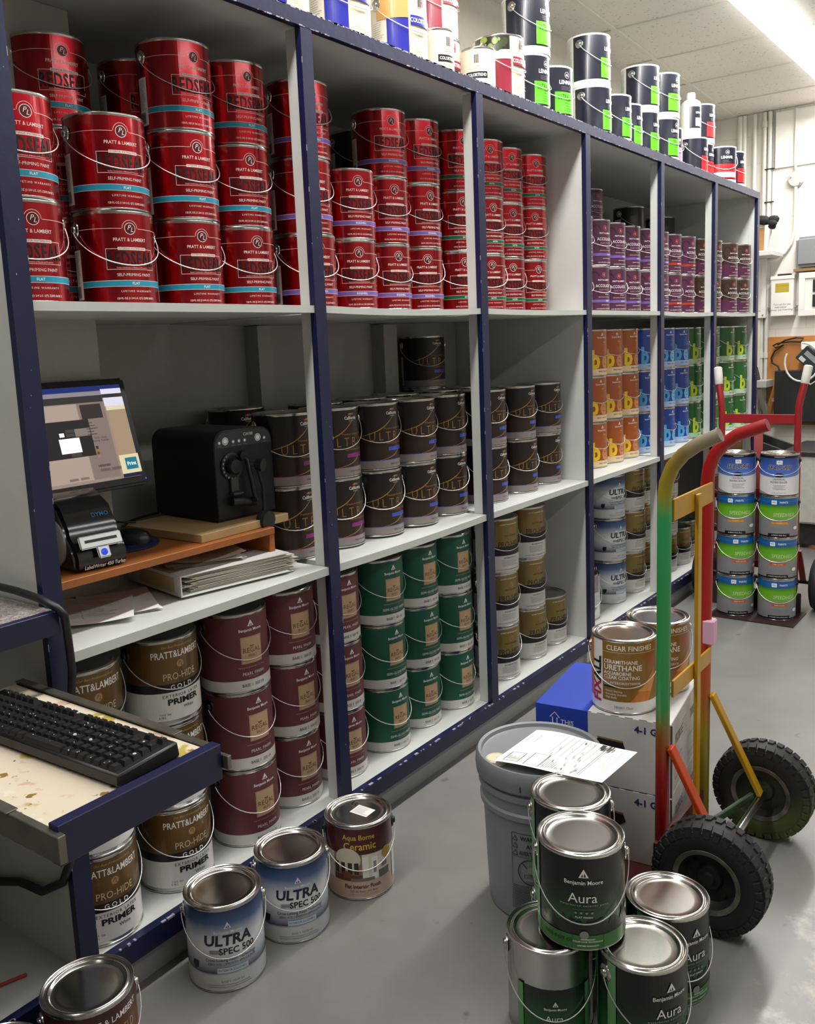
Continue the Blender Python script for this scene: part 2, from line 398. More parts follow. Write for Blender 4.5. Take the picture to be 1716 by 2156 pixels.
def unit(name, label, posts, x0, x1, panels, back):
    r = thing(name, label, 'shelving unit', (x0, 0, 0))
    o = (x0, 0, 0)
    for i in posts:
        x = PX[i]
        st = MB(o).box(x + .003, x + .036, .0177, .052, .1243, 2.069).build('upright', WHITE, r, bevel=.001)
        fc = MB(o).box(x, x + PW, 0, .0177, .0787, 2.075)
        rnd = random.Random(i)
        for _ in range(16):
            z = rnd.uniform(.2, 2.0); h = rnd.uniform(.003, .016)
            xe = x - .0003 if rnd.random() < .6 else x + PW - .0012
            fc.box(xe, xe + .0012, -.0003, rnd.uniform(.0004, .0012), z, z + h, 1)
        for _ in range(7):
            z = rnd.uniform(.2, 2.0); xx = rnd.uniform(x + .006, x + .03); fc.box(xx, xx + rnd.uniform(.0008, .002), -.0003, .001, z, z + rnd.uniform(.001, .0035), 1)
        fc.build('facing', [NAVY, EDGE], st)
    for a, b in panels:
        MB(o).box(a, b, .0178, .62, .02, 2.083).build('side_panel', WHITE, r)
    bays = list(zip(posts[:-1], posts[1:])) + ([(posts[-1], posts[-1] + 1)] if name == 'shelving_unit' and posts[-1] == 2 else [])
    for i, j in bays:
        for z, th in ((S1, .0175), (S2, .02)):
            bd = board(PX[i] + PW, PX[j], z, th, SAG.get((i, z), 0))
            bd.o = Vector(o)
            rnd = random.Random(i * 9 + int(z * 10))
            bd.build('shelf', WHITE, r, smooth=20)
    MB(o).box(x0, x1, .0178, .62, S0 - .02, S0).build('bottom_shelf', WHITE, r)
    MB(o).box(x0, x1, 0, .62, 2.083, 2.103).build('top_panel', mat('top_panel_paint', 'b9bbb8', .5), r)
    t = MB(o).box(x0, x1, -.0005, .0177, 2.0689, 2.1052)
    rnd = random.Random(len(posts) + 40)
    for _ in range(int(110 * (x1 - x0))):
        xx = rnd.uniform(x0, x1 - .03); w = rnd.uniform(.004, .022); t.box(xx, xx + w, -.0009, .003, 2.1052 - rnd.uniform(.001, .004), 2.1058, 1)
    for _ in range(int(26 * (x1 - x0))):
        xx = rnd.uniform(x0, x1 - .03); w = rnd.uniform(.004, .018); t.box(xx, xx + w, -.0009, .002, 2.0685, 2.0685 + rnd.uniform(.001, .003), 1)
    t.build('top_rail', [NAVY, EDGE], r)
    t = MB(o).box(x0, x1, -.001, .02, .0787, .1247)
    for _ in range(int(26 * (x1 - x0))):
        xx = rnd.uniform(x0, x1 - .03); w = rnd.uniform(.004, .018); t.box(xx, xx + w, -.0014, rnd.uniform(.002, .006), .1247 - rnd.uniform(.001, .004), .1251, 1)
    t.build('bottom_rail', [NAVY, EDGE], r)
    MB(o).box(x0, x1, .03, .045, 0, .082).build('kick_board', mat('kick_board_paint', '9c9d99', .45), r)
    bk = MB(o)
    for b in back: bk.box(*b)
    bk.build('back_panel', mat('back_panel_paint', 'a4a69f', .42, noise=.04), r, smooth=0)
    return r
unitA = unit('shelving_unit', 'white paint-shop shelving unit with navy front frame, nearest the camera', [0, 1, 2], -.35, 3.2125,
     [(.869, .889), (3.1965, 3.212)], [(-.35, 1.262, .335, .6195, .02, 2.082), (1.262, 3.19, .6, .6195, .02, 2.082),
     (1.98, 2.04, .54, .6, .8, 1.40), (2.62, 2.70, .54, .6, .8, 1.40)])
unitB = unit('shelving_unit', 'second white shelving unit with navy front frame, farther down the aisle', [3, 4, 5, 6], 3.213, 5.5084,
     [(3.2135, 3.231), (5.473, 5.5)], [(3.235, 5.47, .6, .6195, .02, 2.082)])
# ------------------------------------------------------------------ paint cans
R, H = .0835, .195
def M_(n, c, **k): return mat(n, c, **dict(dict(rough=.36, coat=.25), **k))
FOIL = mat('red_foil', 'b01420', .27, .95, noise=.06, nscale=25, bump=.22, bscale=16, coat=.7)
FOILD = mat('foil_emblem', '5a2024', .35, .6)
PINKW = M_('print_pale', 'ecdcd6')
TEAL, PURP, GRN = M_('band_teal', '1f8ba6'), M_('band_purple', '6f58a8'), M_('band_green', '0d5a3a')
def benj(p, u, z, s, m):
    """the mountain mark and maker's name on some labels"""
    p.poly([(u - s * .8, z + s * .9), (u + s * .8, z + s * .9), (u, z + s * 2.4)], m)
    p.poly([(u - s * .42, z + s * 1.02), (u - s * .08, z + s * 1.02), (u - s * .2, z + s * 1.6)], DGREY); p.poly([(u + .0 * s, z + s * 1.02), (u + s * .4, z + s * 1.02), (u + s * .12, z + s * 1.75)], DGREY)
    p.text('Benjamin Moore', u, z, s, m, bold=.012, sx=.92)
def pl(p, u, z, r, m, bg=None, mt=None):
    if bg: p.disc(u, z, r, bg)
    p.ring(u, z, r * .93, r * .1, m); p.text('P', u - r * .22, z + r * .15, r * 1.15, mt or m, shear=.3); p.text('L', u + r * .3, z - r * .2, r * 1.1, mt or m, shear=.3)
def L_red(band, word, code):
    p = Print(); p.rect(-.262, .262, .005, .1895, FOIL)
    p.strip([(-.12, .1575), (-.018, .1575)], .0008, PINKW); p.strip([(.018, .1575), (.12, .1575)], .0008, PINKW)
    p.ring(0, .158, .0165, .0008, PINKW, 0, 180); pl(p, 0, .1575, .0125, PINKW, FOILD)
    p.text('PRATT & LAMBERT', 0, .1345, .0098, PINKW, sx=.9, bold=.004)
    p.frame(-.054, .054, .0735, .1165, .0009, PINKW); p.rect(-.029, .034, .1135, .1195, PINKW); p.text('INTERIOR WATERBORNE', .0025, .1165, .0053, FOILD, sx=.98)
    p.text('REDSEAL', 0, .0945, .041, BLACK, sx=.6, bold=.022, sp=1.15); p.text('Perfect Combination of Beauty and Protection', 0, .0772, .0036, PINKW)
    p.text('SELF-PRIMING PAINT', .004, .0625, .0088, PINKW, sx=.95)
    p.rect(-.118, .118, .0385, .0515, PINKW); p.rect(-.118, .118, .0393, .0507, band); p.text(word, .004, .0448, .0075, WHT, bold=.01)
    p.text('LIFETIME WARRANTY', .006, .0285, .0056, PINKW, sp=1.35); p.text(code, .004, .0138, .0058, PINKW, sx=.86, bold=.006)
    p.rect(-.147, -.117, .015, .118, WHT); p.lines(-.144, -.121, .112, .05, 20, GREY, .0009, 4); p.barcode(-.143, -.124, .019, .043, BLACK)
    return p
def L_ultra(band, word, code):
    base = ramp_mat('umber_label', [(.0, '15100d'), (.06, '2a1a10'), (.11, '1c120d'), (.19, '0f0b0a')], rough=.36)
    tau = M_('band_taupe', '8d827f'); gold = mat('print_gold', 'b98a3a', .35, .5); org = M_('print_amber', 'b5722a')
    p = Print(); p.rect(-.262, .262, .005, .1895, base); p.rect(-.262, .262, .0065, .029, tau); p.rect(-.262, .262, .029, .0305, band)
    def arc(a, b, bend, w): return [(a[0] + (b[0] - a[0]) * t / 14 + bend * math.sin(PI * t / 14), a[1] + (b[1] - a[1]) * t / 14 - abs(bend) * math.sin(PI * t / 14)) for t in range(15)], [w * math.sin(PI * min(.95, max(.05, t / 14))) + .0004 for t in range(15)]
    q, w = arc((-.085, .098), (.05, .168), .012, .0024); p.strip(q, w, gold)
    q, w = arc((-.01, .0305), (.085, .088), .012, .0022); p.strip(q, w, gold)
    for dx, c in ((-.008, 'c33a2a'), (-.003, 'd98a30'), (.002, '3a8a50'), (.007, 'b03a60')): p.poly([(.034 + dx, .1735), (.038 + dx, .1735), (.042 + dx, .179), (.037 + dx, .1785)], M_('tick_' + c, c))
    p.text('California', .036, .1655, .0125, WHT, sx=.9, bold=.015); p.text('PAINTS', .038, .1572, .0042, WHT, sp=1.5)
    p.text('Premium Interior Paint', .044, .1215, .0085, org)
    p.text('ULTRA', .02, .0985, .036, gold, sp=1.5, sx=.85, bold=-.016)
    p.text('AQUABORNE CERAMIC', .05, .0785, .0072, org)
    p.rect(.018, .082, .0565, .0675, band); p.text(word, .056, .062, .0068, BLACK)
    p.text(code, .052, .0175, .0072, DGREY)
    p.rect(-.16, -.118, .012, .118, PAPER); p.lines(-.156, -.126, .108, .052, 12, GREY, .001, 9); p.barcode(-.152, -.13, .017, .04, BLACK)
    p.rect(-.2, -.163, .006, .188, M_('label_back_white', 'd9d8d2'))
    return p
def L_regal(c, finish, code):
    m = M_('regal_' + c, c, rough=.5, coat=0); tan = M_('regal_panel', 'c2a079', rough=.5, coat=0); tx = M_('regal_text', '4c3a2c', rough=.5); dim = M_('regal_small', 'c79a92' if c[0] == '6' else '8fb3a0', rough=.5)
    p = Print(); p.rect(-.262, .262, .005, .1895, m); p.rect(-.262, .262, .0055, .032, M_('regal_band', 'd5d3cb', coat=0, rough=.45))
    benj(p, 0, .1535, .0102, WHT)
    p.rect(-.0285, .0285, .0715, .1375, tan); p.frame(-.0272, .0272, .0728, .1362, .0004, tx)
    p.text('REGAL', 0, .1035, .0165, tx, sx=.95, sp=1.05); p.poly([(-.004, .1125), (.004, .1125), (.0055, .1165), (0, .1145), (-.0055, .1165)], tx); p.text('SELECT', .001, .0905, .0085, tx, sx=.9)
    p.text('PREMIUM INTERIOR PAINT AND PRIMER', 0, .0625, .0042, dim); p.text(finish, .002, .0465, .0105, WHT, sp=1.1, sx=.88); p.text('ACRYLIQUE PERLE', .0, .039, .0036, dim)
    p.text(code, 0, .0185, .0105, DGREY, sx=.9)
    return p
def L_primer():
    g = M_('primer_gold', '6b4f24', metal=.35, rough=.34); w = WHT
    p = Print(); p.rect(-.262, .262, .012, .1895, g); p.rect(-.262, .262, .0125, .0765, M_('primer_white', 'e2e0dc')); p.rect(-.262, .262, .0765, .0955, BLACK)
    p.text('Our Best Professional Finish', 0, .1785, .0078, M_('primer_script', 'b59a62'), shear=.4, sx=.9)
    p.text('PRATT&LAMBERT', 0, .1605, .0215, w, sx=.76, bold=.01); p.disc(0, .1375, .0108, M_('primer_red', '8c3a1e')); p.disc(0, .1375, .0096, M_('primer_disc', 'a98a58')); pl(p, 0, .1375, .0095, M_('primer_ink', '2c1c10'))
    p.text('PRO-HIDE', 0, .1105, .0225, M_('primer_pale', 'd8cba8'), sx=.82, bold=-.006); p.text('GOLD', 0, .0865, .015, w, sp=1.5, bold=.014)
    p.text('EXTERIOR LATEX', .002, .0675, .0098, BLACK, sp=1.3, sx=.98); p.text('PRIMER', .004, .0535, .0185, BLACK, bold=.035, sx=1.3); p.text('White', .014, .038, .0105, BLACK)
    p.text('1 U.S. Gal', -.042, .0275, .0062, DGREY); p.text('3.78 L', -.048, .0205, .0062, DGREY)
    return p
def L_hide(top='7c6a34', ctop='hide_gold'):
    g = M_(ctop, top, metal=.45, rough=.33); sil = M_('hide_silver', 'c9c8c2'); pk = M_('hide_seal', 'd8707a')
    p = Print(); p.rect(-.262, .262, .006, .1895, g); p.rect(-.262, .262, .0065, .0645, sil); p.rect(-.262, .262, .0645, .0965, BLACK)
    p.text('OUR BEST PROFESSIONAL FINISH', .004, .1745, .0056, WHT, sx=.9)
    pl(p, .01, .1525, .0095, pk); p.text('PRATT & LAMBERT', .01, .1345, .0072, BLACK, sx=.95)
    p.text('PRO-HIDE', .008, .1035, .029, BLACK, sx=.78); p.text('GOLD', .018, .0805, .026, DGREY, sx=.95, bold=-.02)
    p.text('INTERIOR FLAT', .008, .0555, .0085, DGREY); p.lines(-.03, .05, .048, .028, 6, GREY, .001, 3); p.text('116 FL OZ (3 5/8 U.S. QT) Z8180 SUPER ONE COAT', .004, .0145, .006, DGREY, sx=.78)
    p.rect(-.15, -.112, .012, .118, M_('hide_side', 'c9ccd4')); p.lines(-.147, -.117, .11, .05, 14, GREY, .001, 9); p.barcode(-.143, -.121, .018, .04, BLACK)
    return p
def L_acc(kind, band, word):
    base = M_('accolade_plum', '4f1f3e', rough=.32); sw = M_('accolade_swirl', '2a0f22'); pk = M_('accolade_seal', 'e0765f')
    p = Print(); p.rect(-.262, .262, .005, .1895, base)
    if kind: p.rect(-.262, .262, .075, .1895, M_('accolade_brown', '3a251b', rough=.34)); sw = M_('accolade_swirl_brown', '22140e')
    p.ring(-.045, .14, .03, .006, sw, 20, 330, sx=.7); p.ring(-.05, .085, .028, .006, sw, -30, 200, sx=.8)
    pl(p, .0, .158, .0105, pk, None); p.disc(0, .158, .0035, pk); p.text('PRATT & LAMBERT', .002, .136, .0088, WHT, bold=.01, sx=.9)
    p.text('ACCOLADE', .0, .1115, .0175, WHT, sx=.85, bold=.006, sp=1.08); p.text('PAINT+PRIMER', .004, .0945, .0098, M_('accolade_pale', 'b08f9c'), sp=1.15, sx=.85)
    p.text('INTERIOR', .02, .075, .0062, WHT, bold=.01); p.text('100% ACRYLIC WATERBORNE', .004, .064, .005, PINKW)
    if band: p.rect(-.118, .118, .042, .0535, band)
    p.text(word, .024, .048, .0075, WHT, bold=.012); p.text('LIFETIME WARRANTY', .012, .0305, .0055, PINKW); p.text('116 FL OZ (3 5/8 U.S. QT) Z4095 BASE', .004, .0145, .0062, WHT, sx=.84, bold=.006)
    p.rect(-.15, -.118, .015, .1, M_('accolade_side', '8d8f94'))
    return p
def L_ben(c1, cb, ce, cn, cband, code):
    p = Print(); p.rect(-.262, .262, .005, .1895, M_('ben_' + c1, c1, rough=.3)); p.rect(-.262, .262, .0055, .031, M_('benb_' + cband, cband))
    benj(p, .0, .1605, .0088, WHT); y = M_('ben_' + cb, cb); e = M_('ben_' + ce, ce); n = M_('ben_' + cn, cn)
    p.text('ben', .012, .142, .011, y, shear=.3); p.text('premium interior', .022, .1325, .0062, M_('bens_' + ce, ce)); p.text('paint', .018, .1255, .0062, M_('bens_' + ce, ce)); p.lines(.0, .05, .119, .108, 3, M_('bens_' + ce, ce), .0007, 2)
    p.text('n', .062, .066, .105, n, sx=.75, bold=.03); p.text('e', .014, .066, .105, e, sx=.78, bold=.035); p.text('b', -.036, .066, .105, y, sx=.8, bold=.04)
    p.text(code, .008, .0195, .0085, DGREY, sx=.9)
    return p
def L_spec(code):
    g = ramp_mat('spec_fade', [(.044, '1c2a4c'), (.072, 'b9bfc9'), (.1, 'e6e6e6'), (.122, 'd3d6dc'), (.158, '4a628e'), (.19, '1a2b52')], rough=.32, jitter=.02, jscale=7)
    p = Print(); p.rect(-.262, .262, .005, .1895, g); p.rect(-.262, .262, .0055, .0425, M_('spec_band', 'c5c6c6')); p.rect(-.262, .262, .0425, .0455, mat('spec_line', 'aeb2b6', .3, .7))
    benj(p, 0, .1395, .0098, M_('spec_logo', 'dfe4ec')); nv = M_('spec_navy', '0f1830')
    p.text('ULTRA', -.002, .12, .033, nv, bold=.035, sx=1.02, shear=.1); p.rect(-.042, -.018, .091, .1, GREY)
    p.text('SPEC 500', .018, .0955, .0205, BLACK, bold=.022, sx=.98); p.text('Cross-Linking Resin Technology', .004, .0765, .0098, nv, bold=.006, sx=.88); p.text('ZERO VOC | SMOOTH APPLICATION', .006, .0675, .0074, nv, sx=.88)
    p.rect(-.028, .04, .0465, .0585, M_('spec_tab', 'bccfe0')); p.text('INTERIOR EGGSHELL', .006, .0525, .0072, nv, sx=.92)
    p.text(code, .004, .0265, .0068, GREY); p.lines(-.05, .05, .019, .014, 2, GREY, .0011, 4)
    p.poly([(-.083, .05), (-.073, .054), (-.07, .07), (-.086, .07), (-.089, .058)], BLACK)
    return p
def L_aqua():
    mr = M_('aqua_maroon', '4a1416', rough=.3); gl = M_('aqua_gold', 'd8b545'); pnk = M_('aqua_pink', 'c9aa98')
    p = Print(); p.rect(-.262, .262, .005, .1895, BLACK); p.rect(-.13, .13, .006, .1895, M_('aqua_cream', 'd6c8b2')); p.rect(-.13, .13, .121, .189, mr); p.rect(-.13, .13, .0095, .0515, pnk)
    p.text('Aqua Borne', -.006, .1655, .019, gl, sx=.88, bold=.008); p.text('Ceramic', -.004, .142, .027, gl, sx=.9, bold=.012)
    c = lambda n, h: M_('room_' + n, h)
    p.rect(-.075, .0, .052, .121, c('wall', '8d7252')); p.disc(-.036, .108, .03, c('lamp', 'cfc6ae'), sx=1.1); p.rect(-.075, 0, .052, .068, c('floor', '5a3726'))
    for u in (-.066, -.048, -.03, -.014): p.rect(u - .006, u + .005, .07, .1, c('pane', '2c2420'))
    p.rect(-.05, -.03, .06, .075, c('couch', '7a3f22')); p.rect(.0, .075, .052, .121, c('white', 'd9d3c4')); p.rect(.0, .016, .06, .115, c('door', 'e9e6dc')); p.rect(.024, .04, .056, .112, c('frame', 'efece4')); p.rect(.028, .036, .07, .1, c('grey', '8f8d86'))
    p.rect(.042, .075, .052, .072, c('sofa', '5b5d58')); p.rect(.05, .068, .078, .092, c('art', '77736b')); p.rect(-.03, .03, .052, .06, c('rug', '6a6a5e'))
    p.disc(.068, .112, .0155, M_('aqua_seal', 'a98f2c'), 28)
    p.text('Flat Interior Finish', 0, .0375, .0145, BLACK, sx=.86, bold=.012); p.text('542-40 Pastel (W) Base', .002, .0255, .0072, DGREY); p.text('3.785 Liters (128 Fluid Ounces)', .002, .0172, .0058, GREY)
    p.rect(.093, .118, .03, .1, WHT)
    return p
def L_shield():
    p = Print(); p.rect(-.262, .262, .005, .1895, ramp_mat('shield_brown', [(.0, '3a1c12'), (.1, '6b3a20'), (.19, '43211a')], rough=.34))
    p.text('PRATT & LAMBERT', .018, .1645, .0172, WHT, sx=.88, bold=.012); pl(p, -.068, .158, .0085, PINKW, M_('shield_red', 'a3222c'))
    p.rect(-.03, -.002, .08, .143, M_('shield_wood', '9a6336')); p.text('SHIELD', .044, .132, .026, M_('shield_gold', 'b9a27a'), sx=.62, bold=-.004); p.rect(-.1, .1, .02, .07, M_('shield_dark', '2a130d'))
    return p
def L_aura(small=False):
    g = ramp_mat('aura_fade', [(.0, '2f6a34'), (.06, '24552a'), (.095, '17331c'), (.125, '101a13'), (.19, '0c110f')], rough=.28)
    gr = M_('aura_green', '2f7030', rough=.3); gd = M_('aura_dark', '0d1610', rough=.3)
    p = Print(); z0 = 0
    if small: p.rect(-.078, .078, .002, .118, g); k = .62; z0 = -.012
    else: p.rect(-.262, .262, .005, .1895, g); k = 1
    rnd = random.Random(3); n = 30; w = .078 if small else .12; pts = [(-w, .03 * k + z0)]
    for i in range(n + 1): pts.append((-w + 2 * w * i / n, (.062 + rnd.uniform(-.012, .012)) * k + z0))
    pts.append((w, .03 * k + z0))
    for i in range(1, n + 1): p.poly([(pts[i][0], pts[0][1]), (pts[i + 1][0], pts[0][1]), pts[i + 1], pts[i]], gd)
    if small:
        for u in (-.078, .064): p.rect(u, u + .014, .002, .118, M_('aura_side', '5f9a63'))
        benj(p, 0, .078, .007, WHT); p.text('Aura', -.002, .058, .017, WHT); p.text('waterborne exterior paint', 0, .0485, .0042, GREY); p.text('FLAT FINISH', 0, .032, .004, WHT)
        return p
    p.rect(-.262, .262, .0055, .033, gr); p.rect(-.124, -.104, .005, .1895, M_('aura_side', '5f9a63')); p.rect(-.262, -.16, .005, .1895, M_('aura_back', '2f7a35'))
    benj(p, .0, .1405, .0118, WHT); p.text('Aura', -.002, .1085, .0275, WHT); p.text('waterborne exterior paint', .001, .0945, .0062, M_('aura_pale', 'a9b8a9'), sp=1.35); p.rect(-.022, .022, .0862, .0866, GREY)
    for i, u in enumerate((-.015, -.005, .005, .015)): p.disc(u, .0795, .0025, GREY, 5 + i)
    p.text('FLAT FINISH', 0, .0705, .0052, WHT, bold=.012, sp=1.15)
    p.text('BASE 4 629 4X', -.052, .0205, .0108, M_('aura_code', '123a18'), bold=.012, sx=.86); p.disc(0, .0345, .0082, GREY, 24); p.rect(-.0225, -.0219, .006, .033, gd); p.rect(.037, .0376, .006, .033, gd)
    p.text('PROPRIETARY', .007, .0252, .0042, WHT, bold=.02); p.text('COLOR LOCK TECHNOLOGY', .007, .0205, .0042, WHT, bold=.02); p.text('LIFETIME WARRANTY', .007, .0122, .0042, WHT, bold=.02)
    return p
def L_fix():
    g = M_('fix_gold', '8a6420', rough=.34); w = M_('fix_white', 'e9e8e6'); o = M_('fix_wood', 'd07a22'); o2 = M_('fix_wood_light', 'dd9a4c'); rd = M_('fix_red', 'c01420'); tn = M_('fix_deck', '9a5220')
    p = Print(); p.rect(-.262, .262, .005, .1895, o); p.rect(-.1, .165, .006, .1895, w); p.rect(-.106, -.096, .03, .1895, o); p.rect(-.0605, .16, .0335, .189, g); p.rect(-.262, .262, .0055, .031, w)
    p.poly([(.012, .0335), (.062, .0335), (.085, .085), (.085, .118)], o); p.poly([(.03, .062), (.07, .058), (.085, .085), (.085, .1)], o2); p.poly([(.04, .155), (.085, .162), (.085, .12), (.072, .118)], tn)
    p.text('CLEAR FINISHES', .012, .1735, .0185, WHT, bold=.008, sx=.92); p.rect(-.0605, .085, .1625, .1632, WHT)
    p.text('CERAMITHANE', -.056, .1375, .0135, WHT, bold=.012, sx=.95, align='LEFT'); p.text('URETHANE', -.056, .1222, .0205, WHT, bold=.012, sx=.95, align='LEFT'); p.text('AQUABORNE', -.056, .1075, .0125, WHT, bold=.012, sx=.93, align='LEFT'); p.text('CLEAR COATING', -.056, .0965, .0125, WHT, bold=.012, sx=.95, align='LEFT')
    p.frame(-.056, -.042, .076, .09, .0007, WHT); p.text('I/E', -.049, .083, .006, WHT); p.text('INTERIOR/EXTERIOR', -.039, .0825, .0092, WHT, sx=.9, align='LEFT'); p.rect(-.056, -.018, .0695, .0735, BLACK)
    for z, t in ((.0605, 'Resists Staining'), (.052, 'Extremely Durable'), (.0435, 'High Build')): p.text('- ' + t, -.055, z, .0076, WHT, sx=.92, align='LEFT')
    for t, m, z in (('FIX', rd, .052), ('ALL', BLACK, .112)):
        vs, fs = text2d(t, .04, sx=.98, bold=.03, shear=.0)
        p.raw([(-.0785 - b, z + a) for a, b in vs], fs, m)
    vs, fs = text2d('SINCE 1883', .0062); p.raw([(-.0645 - b, .133 + a) for a, b in vs], fs, DGREY)
    p.text('FB2803 Clear', -.004, .0185, .0085, GREY)
    return p
def L_seal():
    b = ramp_mat('seal_blue', [(.09, '6f8fd0'), (.11, '4d70c0'), (.14, '3c5cae'), (.178, '2c4888')], rough=.32)
    p = Print(); p.rect(-.262, .262, .003, .1895, M_('seal_white', 'dcdcdc')); p.rect(-.262, .262, .1005, .1895, b); p.rect(-.262, .262, .1775, .19, BLACK); p.rect(-.262, .262, .003, .009, BLACK)
    p.poly([(-.12 + .24 * i / 16, .101 - .012 * math.sin(PI * i / 16)) for i in range(17)], b); p.text('INTERIOR/EXTERIOR', 0, .183, .0048, WHT)
    p.rect(-.0125, .0125, .15, .168, WHT); p.text('PPG', 0, .159, .0118, b, bold=.01, sx=.8); p.text('SEALGRIP', 0, .1345, .029, WHT, bold=.045, sx=.84, shear=.22); p.text('SEALGRIP', 0, .1345, .029, BLACK, bold=.022, sx=.84, shear=.22)
    p.disc(0, .1005, .0092, BLACK, 24, sx=2.2); p.text('ACRYLIC', 0, .1005, .0078, WHT, bold=.02); nv = M_('seal_text', '4a4e5c')
    p.text('UNIVERSAL', -.002, .0805, .0128, nv, sx=.85); p.text('PRIMER/SEALER', -.002, .0675, .0128, nv, sx=.85)
    for i in range(4): p.rect(-.028 + .004 * (i % 2), .028 - .005 * (i % 3), .053 - .006 * i, .0545 - .006 * i, GREY)
    p.text('WHITE, TINTABLE 17-921', 0, .0185, .0055, GREY); p.poly([(-.12, .0095), (-.04, .0095), (-.07, .018), (-.12, .03)], GREY)
    return p
def L_speed(bar, code, tag_):
    g = ramp_mat('speed_fade', [(.0, '7e8082'), (.085, '87898b'), (.094, '7a9a4a'), (.1, '6fb02a'), (.135, '63ab22'), (.158, '2f6d1c')], rough=.34, jitter=.004, jscale=60)
    bl = M_('speed_blue', '0f5a9c'); p = Print(); p.rect(-.262, .262, .003, .1895, g); p.rect(-.262, .262, .155, .19, bl); p.rect(-.262, .262, .003, .0125, BLACK); p.rect(-.262, .262, .17, .1745, M_('speed_blue2', '1a6cb4'))
    p.rect(-.034, -.0115, .16, .1785, WHT); p.text('PPG', -.0228, .169, .0112, bl, bold=.01, sx=.8); p.text('PAINTS', .0185, .169, .0122, WHT, bold=.012, sx=.9)
    pg = M_('speed_pale', 'c3d8a8'); p.text('SPEEDHIDE', .022, .111, .0235, pg, sx=.85, shear=.16, bold=.004); p.text('zero', .05, .0945, .0165, pg, shear=.16, sx=.85)
    p.text('Interior Latex', .004, .0855, .0072, DGREY); p.rect(-.034, .038, .068, .079, M_('speed_' + bar, bar)); p.text(tag_, .002, .0735, .0085, M_('speed_bar_text', 'e8c890'), bold=.01)
    for i in range(3): p.rect(-.04 + .005 * (i % 2), .042 - .006 * i, .054 - .007 * i, .0555 - .007 * i, GREY)
    p.disc(.082, .048, .0082, WHT, 20, sx=1.7); p.rect(-.048, .048, .0125, .0245, BLACK); p.text(code, 0, .0165, .0072, WHT)
    return p
def L_len(c, word, full=False, pale=None):
    nv = M_('lenmar_navy', '191b2a', rough=.28); col = M_('lenmar_' + c, c)
    p = Print(); p.rect(-.262, .262, .003, .1895, WHT); p.rect(-.16, .262, .024, .1895, nv); p.rect(-.262, -.163, .003, .19, M_('lenmar_back', 'cfcdc2')); p.lines(-.2, -.168, .17, .05, 24, GREY, .0012, 5)
    a, b = (-.075, .075) if full else (-.045, .06)
    p.rect(a, b, .03, .104, col)
    p.ring(.006, .163, .0105, .0008, WHT); p.poly([(-.001, .159), (.013, .159), (.009, .167), (.003, .167)], WHT)
    p.text('LENMAR', .004, .137, .019, WHT, bold=.02, sx=.9); p.lines(-.02, .03, .122, .112, 3, GREY, .0007, 2); p.text(word, .004, .086, .026, M_('lenmar_ink_' + c, '1d3a18' if c[1] in 'cd' else '5c1016'), sx=.55, sp=1.12)
    if pale: p.rect(-.068, .066, .036, .062, M_('lenmar_pale', pale)); p.text('INTERIOR WATERBORNE', .002, .054, .005, DGREY); p.text('NITROCELLULOSE FINISH', .002, .046, .005, DGREY)
    else: p.text('INTERIOR CLEAR', .012, .066, .005, M_('lenmar_ink_' + c, '1d3a18')); p.lines(-.01, .05, .056, .04, 3, M_('lenmar_ink_' + c, '1d3a18'), .0008, 3)
    return p
def L_col(kind):
    cr = M_('trend_cream', 'dccfb8'); bl = M_('trend_blue', '20259a'); ma = M_('trend_maroon', '8e1f36'); top = M_('trend_tan', 'cf9c5c'); tr = M_('trend_tree', '2e3d17'); tr2 = M_('trend_leaf', '7d9440'); dk = M_('trend_bark', '241c12')
    p = Print(); p.rect(-.262, .262, .003, .1895, M_('trend_steel', 'b9b8b2', metal=.6, rough=.3))
    c = bl if kind == 'blue' else ma
    p.rect(-.2, .11, .006, .189, cr); p.rect(-.098, -.035, .008, .118, c)
    p.rect(-.15, -.1, .058, .118, M_('trend_note', 'e0d8c6')); p.lines(-.147, -.106, .112, .066, 9, GREY, .0012, 5); p.rect(-.15, -.098, .05, .056, c); p.rect(-.15, -.1, .008, .049, WHT); p.barcode(-.143, -.11, .012, .034, BLACK)
    if kind == 'blue': p.rect(-.13, -.035, .118, .189, top)
    else:
        p.rect(-.165, -.04, .146, .189, dk); p.rect(-.15, -.04, .118, .146, M_('trend_lawn', 'd9d6bc')); rnd = random.Random(5)
        for _ in range(16): p.disc(rnd.uniform(-.15, -.05), rnd.uniform(.152, .182), rnd.uniform(.005, .012), tr if rnd.random() < .5 else tr2, 9)
    p.rect(-.19, -.168, .006, .188, M_('trend_print', 'c4c2b8')); p.lines(-.188, -.17, .18, .02, 26, GREY, .001, 7)
    for i, u in enumerate((-.004, .003, .01)): p.rect(u, u + .005, .15, .178, ma if i == 2 else DGREY)
    p.rect(.006, .016, .16, .165, ma); p.text('INTERIOR & EXTERIOR', .004, .136, .0045, GREY); p.rect(-.03, .05, .1, .1255, c); p.text('COLORTREND', .012, .1125, .017, WHT, bold=.02, sx=.75)
    p.text('WATER-BASED', .012, .09, .0072, GREY); p.text('CONCRETE SEALER', .014, .076, .0105, M_('trend_ink', 'a9a294'), sx=.7); p.lines(-.02, .045, .04, .03, 3, GREY, .001, 8)
    return p
